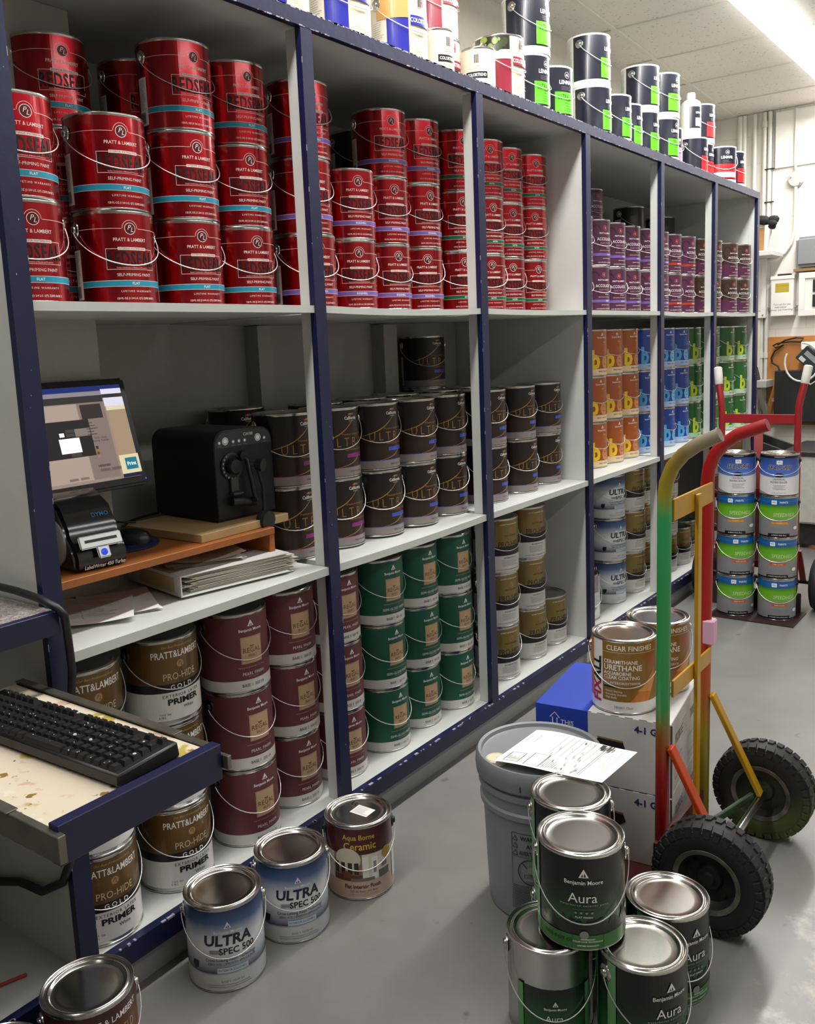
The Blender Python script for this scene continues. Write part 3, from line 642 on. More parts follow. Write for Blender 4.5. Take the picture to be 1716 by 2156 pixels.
def L_quart(kind):
    cr = M_('trend_cream', 'dccfb8'); p = Print(); r = .0545
    p.rect(-.17, .17, .003, .12, cr)
    for i, u in enumerate((-.002, .003, .008)): p.rect(u, u + .0036, .075, .1, M_('trend_maroon', '8e1f36') if i == 2 else DGREY)
    p.rect(-.03, .04, .03, .05, BLACK); p.text('COLORTREND', .006, .04, .0125, WHT, bold=.02, sx=.75); p.text('COLORANT', .004, .021, .006, GREY); p.lines(-.01, .02, .066, .06, 2, GREY, .0008, 4)
    return p
def L_plain(kind):
    p = Print()
    if kind == 'note': p.rect(-.06, .06, .055, .12, M_('note_label', 'd6d8de')); p.lines(-.05, .05, .105, .07, 6, GREY, .0011, 4)
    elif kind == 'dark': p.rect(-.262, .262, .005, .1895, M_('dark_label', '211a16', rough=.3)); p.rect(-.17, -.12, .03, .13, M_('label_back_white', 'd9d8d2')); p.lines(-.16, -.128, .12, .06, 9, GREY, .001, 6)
    elif kind == 'copper': 
        p.rect(-.262, .262, .005, .1895, M_('hide_copper', '8a5c34', metal=.4)); p.rect(-.262, .262, .0065, .0645, M_('hide_silver', 'c9c8c2')); p.rect(-.262, .262, .0645, .09, BLACK); pl(p, .0, .15, .011, M_('hide_seal', 'd8707a')); p.text('PRATT & LAMBERT', .002, .168, .0062, WHT)
    elif kind == 'pink': p.rect(-.262, .262, .003, .1895, WHT); p.rect(-.16, .262, .024, .1895, M_('lenmar_navy', '191b2a')); p.rect(-.09, .09, .03, .104, M_('lenmar_pink', 'b27ab0')); p.text('LENMAR', .0, .137, .019, WHT, bold=.02, sx=.9)
    elif kind == 'white': p.rect(-.262, .262, .003, .1895, WHT); p.rect(-.262, .262, .1, .17, M_('white_can_dark', '33302c')); p.text('LACQUER', .0, .06, .014, GREY)
    return p
PROTO = {}
def lathe_profile(r, h):
    return [(r - .004, .0012), (r - .001, 0), (r + .0008, .0016), (r + .0008, .0042), (r - .0004, .0056), (r, .007), (r, h - .0075), (r + .0008, h - .006), (r + .0012, h - .003), (r + .0006, h - .0006), (r - .0015, h), (r - .003, h - .001)]
def make_can(kind, pr, r=R, h=H, ear='steel', bail=True, body=None, zear=.82, drop=.078):
    root = thing('paint_can', None, 'paint can')
    bm_ = MB(); bm_.lathe(lathe_profile(r, h), 44, cap0=True); bm_.build('body', body or STEEL, root, smooth=40)
    ld = MB(); ri = r - .003
    ld.lathe([(ri, h - .001), (ri - .0018, h - .0042), (ri - .004, h - .0048), (ri - .0062, h - .0022), (ri - .0085, h - .0012), (ri - .0115, h - .002), (ri - .0135, h - .0062), (ri - .016, h - .0074), (ri - .028, h - .0072), (.001, h - .0074)], 44, cap1=True)
    ld.build('lid', LIDM, root, smooth=50)
    if pr is not None and pr.items:
        mb, ms = pr.wrap('label', r); mb.build('label', ms, root, smooth=0)
    if bail:
        ze = h * zear; em = BLKP if ear == 'black' else STEEL
        for s in (-1, 1):
            e = MB(); e.lathe([(.0165, 0), (.016, .0022), (.0125, .0036), (.0085, .0038), (.008, .0075), (.006, .009), (.0005, .0092)], 16, M=Matrix.Translation((s * (r - .0002), 0, ze)) @ Matrix.Rotation(s * PI / 2, 4, 'Y'))
            e.build('handle_ear', em, root, smooth=50)
        pts = []
        for i in range(25):
            t = PI * i / 24; st = math.sin(t)
            k = st ** .8 if st > 0 else 0
            pts.append(((r + .0075) * math.cos(t), -(r + .0045) * st, ze - drop * k))
        pts = [(pts[0][0] - .004, .003, ze + .003)] + pts + [(pts[-1][0] + .004, .003, ze + .003)]
        MB().tube(pts, .00125, 7).build('handle', WIRE, root, smooth=60)
    PROTO[kind] = [root, False]
    return root
KINDS = {
 'red_teal': lambda: make_can('red_teal', L_red(TEAL, 'FLAT', '120 FL OZ (3 3/4 U.S. QT) Z2092 BASE 2')),
 'red_purple': lambda: make_can('red_purple', L_red(PURP, 'EGGSHELL', '123 FL OZ (3 4/5 U.S. QT) Z2293 BASE 3')),
 'red_green': lambda: make_can('red_green', L_red(GRN, 'SATIN', '127 FL OZ (3 9/10 U.S. QT) Z2191 BASE')),
 'umber_magenta': lambda: make_can('umber_magenta', L_ultra(M_('band_magenta', '8e1f80'), 'VELVET', '75491 Pastel Base')),
 'umber_blue': lambda: make_can('umber_blue', L_ultra(M_('band_blue', '3b54c4'), 'SATIN', '75601 Super White')),
 'maroon1': lambda: make_can('maroon1', L_regal('6a3237', 'PEARL FINISH', 'BASE 1  550 1X'), ear='black'),
 'maroon2': lambda: make_can('maroon2', L_regal('6a3237', 'PEARL FINISH', 'BASE 2  550 2X'), ear='black'),
 'maroon3': lambda: make_can('maroon3', L_regal('6a3237', 'PEARL FINISH', 'BASE 3  550 3X'), ear='black'),
 'green1': lambda: make_can('green1', L_regal('12573f', 'SEMI-GLOSS FINISH', 'BASE 1  551 1X'), ear='black'),
 'green2': lambda: make_can('green2', L_regal('12573f', 'SEMI-GLOSS FINISH', 'BASE 2  551 2X'), ear='black'),
 'green3': lambda: make_can('green3', L_regal('12573f', 'SEMI-GLOSS FINISH', 'BASE 3  551 3X'), ear='black'),
 'primer': lambda: make_can('primer', L_primer(), ear='black'),
 'hide': lambda: make_can('hide', L_hide()),
 'plum_violet': lambda: make_can('plum_violet', L_acc(0, PURP, 'VELVET')),
 'plum_teal': lambda: make_can('plum_teal', L_acc(0, M_('band_dteal', '1b5e6a'), 'FLAT')),
 'plum_red': lambda: make_can('plum_red', L_acc(0, M_('band_brick', 'a8301e'), 'SEMI-GLOSS')),
 'plum_brown': lambda: make_can('plum_brown', L_acc(1, None, 'EGGSHELL')),
 'orange': lambda: make_can('orange', L_ben('a3501a', 'f2c81e', 'd08a5a', 'bd7a4c', 'ecd2a8', 'BASE 4  W623 4X')),
 'blue': lambda: make_can('blue', L_ben('0e3a8c', '4aa8e0', '6ab4ea', '3c86d4', 'a9c4ea', 'BASE 1  W624 1X')),
 'leaf': lambda: make_can('leaf', L_ben('1d5a24', 'b9d02a', '7fb083', '5b9468', 'b4d0b0', 'BASE 3  W627 3X')),
 'spec': lambda: make_can('spec', L_spec('BASE 3  N538 3X')),
 'spec4': lambda: make_can('spec4', L_spec('BASE 4  N538 4X'), zear=.83),
 'aqua': lambda: make_can('aqua', L_aqua(), ear='black'),
 'shield': lambda: make_can('shield', L_shield(), drop=.07),
 'aura': lambda: make_can('aura', L_aura(), drop=.102),
 'aura_small': lambda: make_can('aura_small', L_aura(True), drop=.105),
 'fix': lambda: make_can('fix', L_fix(), drop=.088),
 'seal': lambda: make_can('seal', L_seal(), ear='black', drop=.06),
 'speed_y': lambda: make_can('speed_y', L_speed('d8901e', '6-4900XI White Base', 'PRIMER'), ear='black', drop=.075),
 'speed_o': lambda: make_can('speed_o', L_speed('d05a2a', '6-4510XI White/Pastel Base', 'SEMI-GLOSS'), ear='black', drop=.075),
 'len_green': lambda: make_can('len_green', L_len('5cc81e', 'ULTRALAQ'), body=mat('white_plastic', 'e9e8e4', .4), drop=.08),
 'len_red': lambda: make_can('len_red', L_len('d8262c', 'DURALAQ'), body=mat('white_plastic', 'e9e8e4', .4), drop=.08),
 'len_redfull': lambda: make_can('len_redfull', L_len('d8262c', 'DURALAQ', True, 'bfd9e6'), body=mat('white_plastic', 'e9e8e4', .4), drop=.085),
 'trend_blue': lambda: make_can('trend_blue', L_col('blue')),
 'trend_maroon': lambda: make_can('trend_maroon', L_col('maroon')),
 'quart': lambda: make_can('quart', L_quart(0), r=.0545, h=.124, bail=False),
 'note': lambda: make_can('note', L_plain('note'), drop=.1),
 'dark': lambda: make_can('dark', L_plain('dark')),
 'copper': lambda: make_can('copper', L_plain('copper')),
 'pink': lambda: make_can('pink', L_plain('pink'), body=mat('white_plastic', 'e9e8e4', .4)),
 'white': lambda: make_can('white', L_plain('white')),
}
def put_can(kind, x, y, z, rot, label, group=None, scale=1.0):
    if kind not in PROTO: KINDS[kind]()
    root, used = PROTO[kind]
    o = root if not used else copy_tree(root)
    PROTO[kind][1] = True
    o.location = (x, y, z); o.rotation_euler = (0, 0, rot)
    if scale != 1: o.scale = (scale,) * 3
    tag(o, label, 'paint can', group)
    if not group and 'group' in o: del o['group']
    return o
def facecam(x, y, k=1.0):
    """turn of a can whose label looks k of the way from the aisle towards the camera"""
    return k * math.atan2(-x, -(-1.485 - y))
# ------------------------------------------------------------------ cans on the shelves
TIER = {1: [''], 2: ['lower ', 'upper '], 3: ['bottom ', 'middle ', 'topmost ']}
DESC = {'red_teal': 'red foil can, teal band', 'red_purple': 'red foil can, purple band', 'red_green': 'red foil can, green band',
 'umber_magenta': 'black-brown can, magenta bar', 'umber_blue': 'black-brown can, blue bar', 'maroon1': 'maroon can, tan square label', 'maroon2': 'maroon can, tan square label',
 'maroon3': 'maroon can, tan square label', 'green1': 'dark green can, tan square label', 'green2': 'dark green can, tan square label', 'green3': 'dark green can, tan square label',
 'primer': 'gold and white exterior primer can', 'hide': 'gold, black and silver can', 'plum_violet': 'plum can, violet band', 'plum_teal': 'plum can, teal band', 'plum_red': 'plum can, brick-red band',
 'plum_brown': 'brown-topped plum can', 'orange': 'orange can with yellow letter', 'blue': 'blue can with sky-blue letters', 'leaf': 'green can with lime letter', 'spec': 'blue-and-white faded can',
 'dark': 'near-black can', 'copper': 'copper-brown can', 'len_green': 'navy can with green block', 'len_red': 'navy can with red block', 'trend_blue': 'cream can with blue block', 'trend_maroon': 'cream can with maroon block',
 'seal': 'blue-topped white primer can', 'speed_y': 'blue, green and grey can, yellow bar', 'speed_o': 'blue, green and grey can, orange bar'}
def stack(kinds, x, y, z, where, group, rot=-.1, jit=.09, scale=1.0, h=.1955, dx=0):
    n = len(kinds); rnd = random.Random(int(x * 1000) + int(z * 77))
    for i, k in enumerate(kinds):
        lab = f"{TIER[n][i]}{DESC[k]}, {where}"
        off = (rnd.uniform(-.004, .004), rnd.uniform(-.004, .004)) if i else (0, 0)
        put_can(k, x + off[0] + dx * i, y + off[1], z + i * h * scale, rot + rnd.uniform(-jit, jit), lab, group, scale)
g1 = 'red foil cans on the upper shelf'
z1 = S1 + .0005; ss = .98
for k, n, x, y, w in (
    ('red_teal', 2, .981, .15, 'front stack touching the leftmost post'), ('red_teal', 2, 1.205, .16, 'two-high front stack, second from left post'),
    ('red_teal', 3, 1.411, .176, 'three-high front stack, third from left post'), ('red_teal', 3, 1.599, .19, 'front stack just left of second post'),
    ('red_teal', 3, 1.2, .334, 'back stack rising behind the two-high stacks'), ('red_teal', 3, 1.44, .347, 'back stack behind the third front stack'),
    ('red_purple', 3, 1.824, .18, 'stack standing behind the second post'), ('red_purple', 2, 2.022, .197, 'two-high stack right of the second post'),
    ('red_purple', 3, 2.203, .206, 'three-high stack in middle of second bay'), ('red_purple', 3, 2.376, .205, 'last purple-banded stack before the third post'),
    ('red_green', 3, 2.581, .195, 'stack left of and behind third post'), ('red_green', 3, 2.765, .2, 'first stack right of third post'),
    ('red_green', 3, 2.938, .218, 'second stack right of third post'), ('red_green', 3, 3.106, .216, 'stack nearest the bare white side panel'),
    ('dark', 3, 2.345, .41, 'dim back row behind the purple-banded stacks')):
    sag = .006 if 1.7 < x < 2.4 else .002
    stack([k] * n, x, y, z1, ('upper shelf, ' + w) if k == 'dark' else w, g1 if k != 'dark' else None, scale=ss, rot=-.3 if x < 1.9 else -.38 if x < 2.5 else -.5, jit=.14) if x > 1.7 else stack([k] * n, x, y, z1, w, g1, scale=ss, rot=-.2, jit=.1)
g2 = 'plum cans on the upper shelf'
P_ = ['plum_teal', 'plum_violet', 'plum_violet', 'plum_violet', 'plum_violet', 'plum_violet', 'plum_red', 'plum_red', 'plum_brown', 'plum_brown', 'plum_brown', 'plum_brown']
for i, (x, y) in enumerate(((3.46, .19), (3.63, .19), (3.8, .185), (3.97, .185), (4.14, .18), (4.31, .18), (4.48, .175), (4.65, .17), (4.82, .16), (4.99, .14), (5.215, .12), (5.383, .1))):
    w = ('first stack right of fourth post', 'second stack right of fourth post', 'third stack right of fourth post', 'fourth stack right of fourth post', 'stack mostly behind the fifth post', 'second stack behind the fifth post',
         'first stack right of fifth post', 'second stack right of fifth post', 'third stack right of fifth post', 'stack just left of sixth post', 'first stack right of sixth post', 'last stack before the end panel')[i]
    stack([P_[i]] * 2, x, y, z1, 'upper shelf, ' + w, g2, scale=ss, rot=-.35, jit=.16)
for x, y, k, w in ((4.0, .38, 'plum_violet', 'tall back stack right of fourth post'), (4.72, .46, 'dark', 'back stack left of fifth post'), (5.28, .5, 'dark', 'back stack by sixth post')):
    stack([k] * 3, x, y, z1, 'upper shelf, ' + w, None, scale=ss, rot=-.35)
g3 = 'black-brown cans on the middle shelf'; z2 = S2 + .0005
for k, n, x, y, w in (
    ('umber_magenta', 2, 1.715, .195, 'stack right of the black instrument'), ('umber_magenta', 2, 1.83, .5, 'back stack behind the black instrument'), ('umber_magenta', 2, 2.03, .36, 'back stack behind the second post'),
    ('umber_magenta', 2, 1.886, .179, 'first front stack right of second post'), ('umber_blue', 2, 2.058, .166, 'second front stack right of second post'), ('umber_blue', 2, 2.23, .158, 'third front stack right of second post'),
    ('umber_blue', 2, 2.42, .167, 'fourth front stack right of second post'), ('umber_blue', 2, 2.25, .36, 'hidden row behind third front stack'), ('umber_blue', 2, 2.45, .37, 'hidden row behind fourth front stack'),
    ('umber_blue', 2, 2.665, .155, 'front stack behind third post'), ('umber_blue', 2, 2.89, .157, 'middle front stack of third bay'), ('umber_blue', 2, 3.105, .17, 'front stack beside the white side panel'),
    ('umber_blue', 2, 2.66, .34, 'back stack just left of third post'), ('umber_blue', 2, 2.88, .36, 'back stack right of third post'), ('umber_blue', 3, 2.826, .51, 'rearmost three-high stack')):
    stack([k] * n, x, y, z2, w, g3, rot=-.45 if y < .3 else -.7)
g4 = 'bright cans on the middle shelf'
for k, x, y, w in (('orange', 3.568, .18, 'first stack right of fourth post'), ('orange', 3.744, .18, 'second stack right of fourth post'), ('orange', 3.918, .178, 'third stack right of fourth post'),
    ('blue', 4.11, .18, 'stack just left of fifth post'), ('blue', 4.376, .172, 'first stack right of fifth post'), ('blue', 4.578, .172, 'second stack right of fifth post'),
    ('leaf', 4.77, .172, 'stack just left of sixth post'), ('leaf', 5.03, .16, 'first stack right of sixth post'), ('leaf', 5.205, .13, 'second stack right of sixth post'), ('leaf', 5.383, .11, 'last stack before the end panel')):
    stack([k] * 3, x, y, z2, 'middle shelf, ' + w, g4, rot=-.3 if k != 'leaf' else -.2, jit=.16)
z0 = S0 + .0005; g5 = 'square-labelled cans on the bottom shelf'
stack(['primer'] * 3, .984, .105, z0, 'stack right of the leftmost post', 'primer cans on the bottom shelf', rot=-.12, jit=.05, dx=.002)
stack(['primer'] * 3, 1.199, .12, z0, 'second stack from the leftmost post', 'primer cans on the bottom shelf', rot=-.12, jit=.05)
for ks, x, y, w in ((['maroon1'] * 3, 1.421, .119, 'stack beside the primer cans'), (['maroon2'] * 3, 1.62, .152, 'stack left of the second post'), (['maroon2'] * 3, 1.69, .33, 'back stack hidden by the second post'),
    (['maroon3'] * 3, 1.806, .144, 'stack right of the second post'), (['green1'] * 3, 2.01, .139, 'stack beside the maroon cans'), (['green2'] * 3, 2.199, .153, 'middle stack of second bay'), (['green3'] * 3, 2.38, .14, 'stack left of the third post'),
    (['dark'] * 3, 2.6, .28, 'bottom shelf, back row near third post')):
    stack(ks, x, y, z0, w, g5, rot=-.14, jit=.08)
g6 = 'gold cans on the bottom shelf'
for ks, x, y, w in ((['hide'] * 3, 2.683, .132, 'first stack right of third post'), (['hide'] * 3, 2.923, .149, 'second stack right of third post'), (['hide'], 3.106, .156, 'standing single beside the white side panel'),
    (['spec'] * 3, 3.745, .172, 'bottom shelf, stack right of fourth post'), (['hide'] * 3, 3.955, .164, 'stack beside the blue-and-white cans'), (['hide'] * 3, 4.135, .2, 'stack behind the fifth post'),
    (['hide'] * 3, 4.382, .162, 'stack behind the green hand truck rail'), (['hide'], 4.565, .155, 'single can right of fifth post'), (['hide'], 4.755, .19, 'single can behind, left of sixth post'),
    (['dark'] * 3, 4.98, .42, 'bottom shelf, back stack near sixth post'), (['copper'] * 3, 5.2, .13, 'bottom shelf, stack right of sixth post'), (['copper'] * 3, 5.383, .13, 'bottom shelf, stack before the end panel')):
    stack(ks, x, y, z0, w, g6 if ks[0] == 'hide' else None, rot=-.4 if ks[0] != 'spec' else -.42, jit=.1)
put_can('note', 3.45, .165, z0, -.5, 'bare tin can with white paper label, behind the fourth post')
# ------------------------------------------------------------------ cans on top of the units
zt = 2.1036; g7 = 'cans along the top of the shelving'
stack(['trend_blue'], 1.7, .12, zt, 'cut off at frame top above the second post', g7)
stack(['trend_blue'], 1.944, .12, zt, 'on top, second from the left', g7)
stack(['trend_blue'], 2.2, .115, zt, 'on top, third from the left', g7, rot=-.2)
put_can('quart', 2.33, .075, zt, -.3, 'small cream can with black name bar on top of the unit')
stack(['trend_maroon'] * 2, 2.6, .26, zt, 'on top, stack behind the small cream can', g7, rot=-.2)
put_can('quart', 2.56, .07, zt, -1.2, 'small pale can turned sideways on top, left of maroon-block can')
stack(['trend_maroon'], 2.725, .09, zt, 'on top, front edge above the third post', g7, rot=-.2)
stack(['len_green'], 2.84, .34, zt, 'on top, back row behind maroon-block can', g7)
stack(['len_green'] * 2, 2.965, .12, zt, 'on top, first stack with green blocks', g7, rot=-.1)
stack(['len_green'], 3.152, .122, zt, 'on top, single between two tall stacks', g7, rot=-.35)
stack(['len_green'] * 2, 3.37, .38, zt, 'on top, back stack above the fourth post', g7, rot=-.2)
stack(['len_green'] * 2, 3.5, .122, zt, 'on top, front stack right of fourth post', g7, rot=.02, jit=.04)
stack(['len_green'], 3.68, .112, zt, 'on top, first single right of that stack', g7)
stack(['len_green'], 3.856, .135, zt, 'on top, second single, partly hidden', g7)
stack(['len_green'] * 2, 3.93, .33, zt, 'on top, back stack behind the singles', g7)
stack(['len_green'] * 2, 4.037, .13, zt, 'on top, front stack above the fifth post', g7, rot=-.05)
stack(['len_green'] * 2, 4.23, .108, zt, 'on top, last stack with green blocks', g7, rot=-.3)
put_can('pink', 4.43, .16, zt, -.5, 'navy can with pink block on top, right of last green-block stack')
put_can('white', 4.53, .3, zt, -.4, 'white can with dark band on top, behind the pink-block can')
stack(['len_red'], 4.742, .14, zt, 'on top, carrying the white bottle', g7)
stack(['len_red'] * 2, 4.915, .165, zt, 'on top, stack behind the white bottle', g7)
put_can('len_redfull', 5.088, .1, zt, -.85, 'navy can with full red block facing forward, on top near the end')
stack(['len_red'], 5.265, .105, zt, 'on top, last one at the far end', g7)
put_can('white', 5.25, .29, zt, -.4, 'white can behind the red-block cans at the far end')
b = thing('plastic_bottle', 'white round plastic bottle with navy label, standing on a red-block can', 'bottle', (4.742, .14, zt + .195))
MB().lathe([(.045, 0), (.05, .004), (.05, .165), (.046, .182), (.03, .194), (.02, .198), (.0195, .206)], 32, cap0=True, cap1=True).build('body', mat('bottle_plastic', 'efeee8', .35), b, smooth=40)
MB().lathe([(.021, .2), (.0215, .203), (.0215, .226), (.0195, .229)], 24, cap0=True, cap1=True).build('cap', mat('bottle_cap', 'f2f2ee', .4), b, smooth=40)
p = Print(); p.rect(-.05, .05, .05, .155, M_('lenmar_navy', '191b2a')); p.rect(-.02, .035, .06, .1, M_('bottle_tab', 'dcdcd2')); p.text('LENMAR', .006, .125, .013, WHT, bold=.02); p.text('SANDING', .006, .09, .0085, DGREY); p.text('ADDITIVE', .006, .076, .0085, DGREY)
mb, ms = p.wrap('label', .05); mb.build('label', ms, b, smooth=0).rotation_euler[2] = -.35
# ------------------------------------------------------------------ cans on the floor by the shelving
fs = .982
put_can('spec', 1.152, -.091, 0, facecam(1.152, -.09, .93), 'blue-and-white can on the floor, nearest of the two', scale=fs)
put_can('spec4', 1.346, -.105, 0, facecam(1.346, -.105, .8), 'blue-and-white can on the floor, between a twin and maroon ceramic can', scale=fs)
c = put_can('aqua', 1.556, -.136, 0, facecam(1.556, -.136, .95), 'maroon-topped ceramic finish can with room picture, on the floor', scale=fs)
for ch in c.children:
    if ch.name.startswith('lid'):
        pp = Print(); pp.rect(-.026, .026, -.02, .02, PAPER); pp.lines(-.022, .022, .015, -.014, 7, GREY, .0009, 5); pp.text('Lt', -.04, .02, .022, BLACK)
        mb, ms = pp.plane(frame_of((.012, .004, H - .0074), (.75, -.66, 0), (.66, .75, 0))); mb.build('sticker', ms, c, smooth=0)
put_can('shield', .807, -.112, 0, facecam(.807, -.112, .62), 'brown can with white lettering at the bottom left of the floor', scale=fs)
put_can('dark', .615, -.135, 0, -.3, 'near-black can lid cut off by the bottom left corner', scale=fs)
# the dark green exterior cans in front of the bucket
for k, x, y, z, kk, lab in (('aura_small', 1.416, -.733, 0, .9, 'bare tin can with small green label, left foot of the pile'), ('aura', 1.468, -.9, 0, .45, 'dark green exterior can, front of the pile at frame bottom'),
    ('aura', 1.637, -.886, 0, .4, 'dark green exterior can on floor in front of the near wheel'), ('aura', 1.588, -.7, 0, .8, 'dark green exterior can under the rear upper one, mostly hidden'),
    ('aura', 1.457, -.782, .1918, .95, 'dark green exterior can lying on top at the front of the pile'), ('aura', 1.594, -.694, .1918, .85, 'dark green exterior can on top of pile, behind the front one')):
    put_can(k, x, y, z, facecam(x, y, kk), lab.replace('lying', 'standing'), 'dark green exterior cans piled on the floor', fs)
# ------------------------------------------------------------------ computer corner, left bay
WOOD = mat('riser_wood', '9a5a28', .45, noise=.18, nscale=8)
PLY = mat('pale_plywood', 'b99b6c', .55, noise=.12, nscale=12)
ri = thing('desk_riser', 'orange-brown wooden riser standing on the middle shelf, left bay', 'riser', (1.25, .27, S2 + .0005))
MB().box(-.335, .302, -.184, .13, .1, .1165).build('top_board', WOOD, ri, bevel=.001)
for x in (-.335, .285): MB().box(x, x + .017, -.182, .13, 0, .0998).build('side_board', WOOD, ri, bevel=.001)
zr = S2 + .1175
pb = thing('plywood_sheet', 'pale plywood sheet under the black instrument', 'plywood sheet', (1.49, .255, zr))
MB().hexa([(-.157, -.15, 0), (.141, -.142, 0), (.13, .145, 0), (-.16, .15, 0)], [(-.157, -.15, .0195), (.141, -.142, .0195), (.13, .145, .0195), (-.16, .15, .0195)]).build('sheet', PLY, pb, bevel=.001)
zp = zr + .02
IB = mat('instrument_black', '0e0f10', .5, bump=.05, bscale=200)
it = thing('colour_spectrophotometer', 'black colour-matching instrument with round buttons on the plywood sheet', 'instrument', (1.448, .172, zp), -.06)
w, d, h, r = .188, .26, .226, .035
pf = [(0, .006), (w, .006), (w, h - r)] + [(w - r + r * math.cos(a), h - r + r * math.sin(a)) for a in [PI / 2 * i / 6 for i in range(1, 7)]] + [(r + r * math.cos(a), h - r + r * math.sin(a)) for a in [PI / 2 + PI / 2 * i / 6 for i in range(0, 7)]]
m_ = MB(); n = len(pf)
m_.add([(x, 0, z) for x, z in pf] + [(x, d, z) for x, z in pf], [tuple(range(n)), tuple(range(2 * n - 1, n - 1, -1))] + [(i, n + i, n + (i + 1) % n, (i + 1) % n) for i in range(n)])
m_.build('housing', IB, it, bevel=.002)
MB().box(.006, w - .006, .01, d - .01, 0, .0055).build('foot', BLKP, it)
pp = Print(); pp.poly([(.004, h - .042), (w - .004, h - .042)] + [(x + (.004 if x < .05 else -.004 if x > w - .05 else 0), z - .003) for x, z in pf[2:]], mat('instrument_strip', '35383b', .4)); IC = mat('button_pale', 'c9cbca', .4, emit='d8dcd8', es=.15)
for u in (.036, .14): pp.ring(u, h - .026, .0085, .002, IC); pp.disc(u, h - .026, .006, IC)
for u in (.017, .06, .078, .096, .16): pp.disc(u, h - .029, .0032, IC); pp.ring(u, h - .029, .0048, .0007, GREY); pp.rect(u - .006, u + .006, h - .0385, h - .0375, GREY)
pp.text('Ci4100', .107, h - .014, .0105, WHT); 
mb, ms = pp.plane(frame_of((0, 0, 0), (1, 0, 0), (0, 0, 1)), .0006); mb.build('button_strip', ms, it, smooth=0)
vs_ = Print(); vs_.text('x-rite', .135, .05, .03, mat('embossed_black', '060606', .3), bold=.01); mb, ms = vs_.plane(frame_of((0, 0, 0), (1, 0, 0), (0, 0, 1)), .0008); mb.build('embossed_name', ms, it, smooth=0)
m_ = MB(); Yq = lambda x, z: Matrix.Translation((x, 0, z)) @ Matrix.Rotation(PI / 2, 4, 'X')
m_.lathe([(.034, 0), (.034, .004), (.03, .006), (.026, .006), (.026, .002), (.02, .002), (.02, .014), (.017, .02), (.006, .022), (.001, .022)], 30, M=Yq(.05, .137)); m_.build('aperture_ring', BLKP, it, smooth=40)
pp = Print()
for k in range(9): a = 2.2 + k * .33; pp.rect(.05 + .031 * math.cos(a) - .0022, .05 + .031 * math.cos(a) + .0022, .137 + .031 * math.sin(a) - .0022, .137 + .031 * math.sin(a) + .0022, GREY)
mb, ms = pp.plane(frame_of((0, 0, 0), (1, 0, 0), (0, 0, 1)), .0068); mb.build('dial_marks', ms, it, smooth=0)
ML = mat('instrument_plate', '4a4b4a', .35, .6)
MB().box(.04, .064, -.008, 0, .072, .108).box(.036, .068, -.02, 0, .066, .072).build('sample_plate', ML, it, bevel=.001)
m_ = MB(); m_.tube([(.035, -.012, .05), (.06, -.016, .048), (.09, -.014, .042), (.1, -.03, .045)], .012, 12).tube([(.082, -.006, .155), (.086, -.018, .15), (.094, -.03, .06), (.1, -.032, .045)], .006, 10); m_.cyl((.082, 0, .16), (.082, -.014, .16), .012, 16)
m_.build('clamp_arm', BLKP, it, smooth=50)
m_ = MB(); m_.tube([(.09, -.02, .138), (.108, -.035, .136)], .006, 10).cyl((.108, -.03, .136), (.114, -.046, .134), .016, 20).tube([(.104, -.034, .13), (.112, -.042, .08), (.11, -.044, .03), (.105, -.046, .005)], .0042, 8).cyl((.104, -.04, -.004), (.108, -.062, -.006), .025, 24)
m_.build('lever_knobs', BLKP, it, smooth=50)
# monitor
mo = thing('computer_monitor', 'flat computer monitor showing beige windows, behind the leftmost post', 'monitor', (1.108, .3, zr + .001))
T = Matrix.Translation((0, -.065, .14)) @ Matrix.Rotation(-.26, 4, 'X')
wl, wr, hh = -.23, .192, .256
MB().box(wl, wr, 0, .035, 0, hh, M=T).build('case', mat('monitor_black', '0b0b0c', .3), mo, bevel=.006, seg=2)
MB().box(-.06, .03, .03, .07, .03, .2, M=T).build('rear_housing', mat('monitor_black', '0b0b0c', .3), mo)
MB().box(-.05, .03, .0, .045, .008, .24).box(-.12, .1, -.08, .09, 0, .01).build('stand', mat('monitor_stand', '3a3b3c', .4, .3), mo, bevel=.003)
def E_(n, h, s=1.0): return mat('screen_' + n, (.01, .01, .01), .35, emit=h, es=s, spec=.3)
x0, x1, y0, y1 = wl + .017, wr - .018, .02, hh - .016
SW = x1 + .02
def sx_(f): return -.02 + SW * f
def sy_(f): return y1 - (y1 - y0) * f
def sr(a0, a1, b0, b1, m): pp.rect(sx_(a0) if a0 > -9 else x0, sx_(a1), sy_(b1), sy_(b0), m)
pp = Print(); sr(-10, 1, 0, 1, E_('beige', 'b09a8c', .75)); sr(-10, .72, 0, .055, E_('bar', '2a3c86', .7)); sr(.72, 1, 0, .04, E_('bar', '2a3c86', .7)); sr(-10, .72, .055, .1, E_('lav', 'a89fa8', .7)); sr(.72, 1, .04, .095, E_('light', 'e2dcf0', 1.05))
sr(-10, .72, .1, .17, E_('dark', '37322f', .5)); sr(.72, 1, .095, .135, E_('dark', '37322f', .5)); sr(.73, 1, .135, .225, E_('light', 'e2dcf0', 1.05)); sr(.74, 1, .225, .27, E_('cream', 'e6d8b0', 1)); sr(.745, 1, .27, .76, E_('tan', 'b59a7c', .85))
sr(.36, .72, .17, .97, E_('panel', '9c877f', .72)); sr(.39, .67, .19, .34, E_('brown', '3c2b28', .5)); sr(-10, .35, .18, .97, E_('beige2', 'c4ad9e', .8))
sr(-10, .46, .34, .72, E_('dialog', '221f1f', .45)); sr(.03, .29, .52, .67, E_('white', 'ffffff', 1.3)); sr(.25, .45, .43, .51, E_('button', '9b8c80', .7)); sr(.05, .11, .46, .5, E_('white', 'ffffff', 1.3))
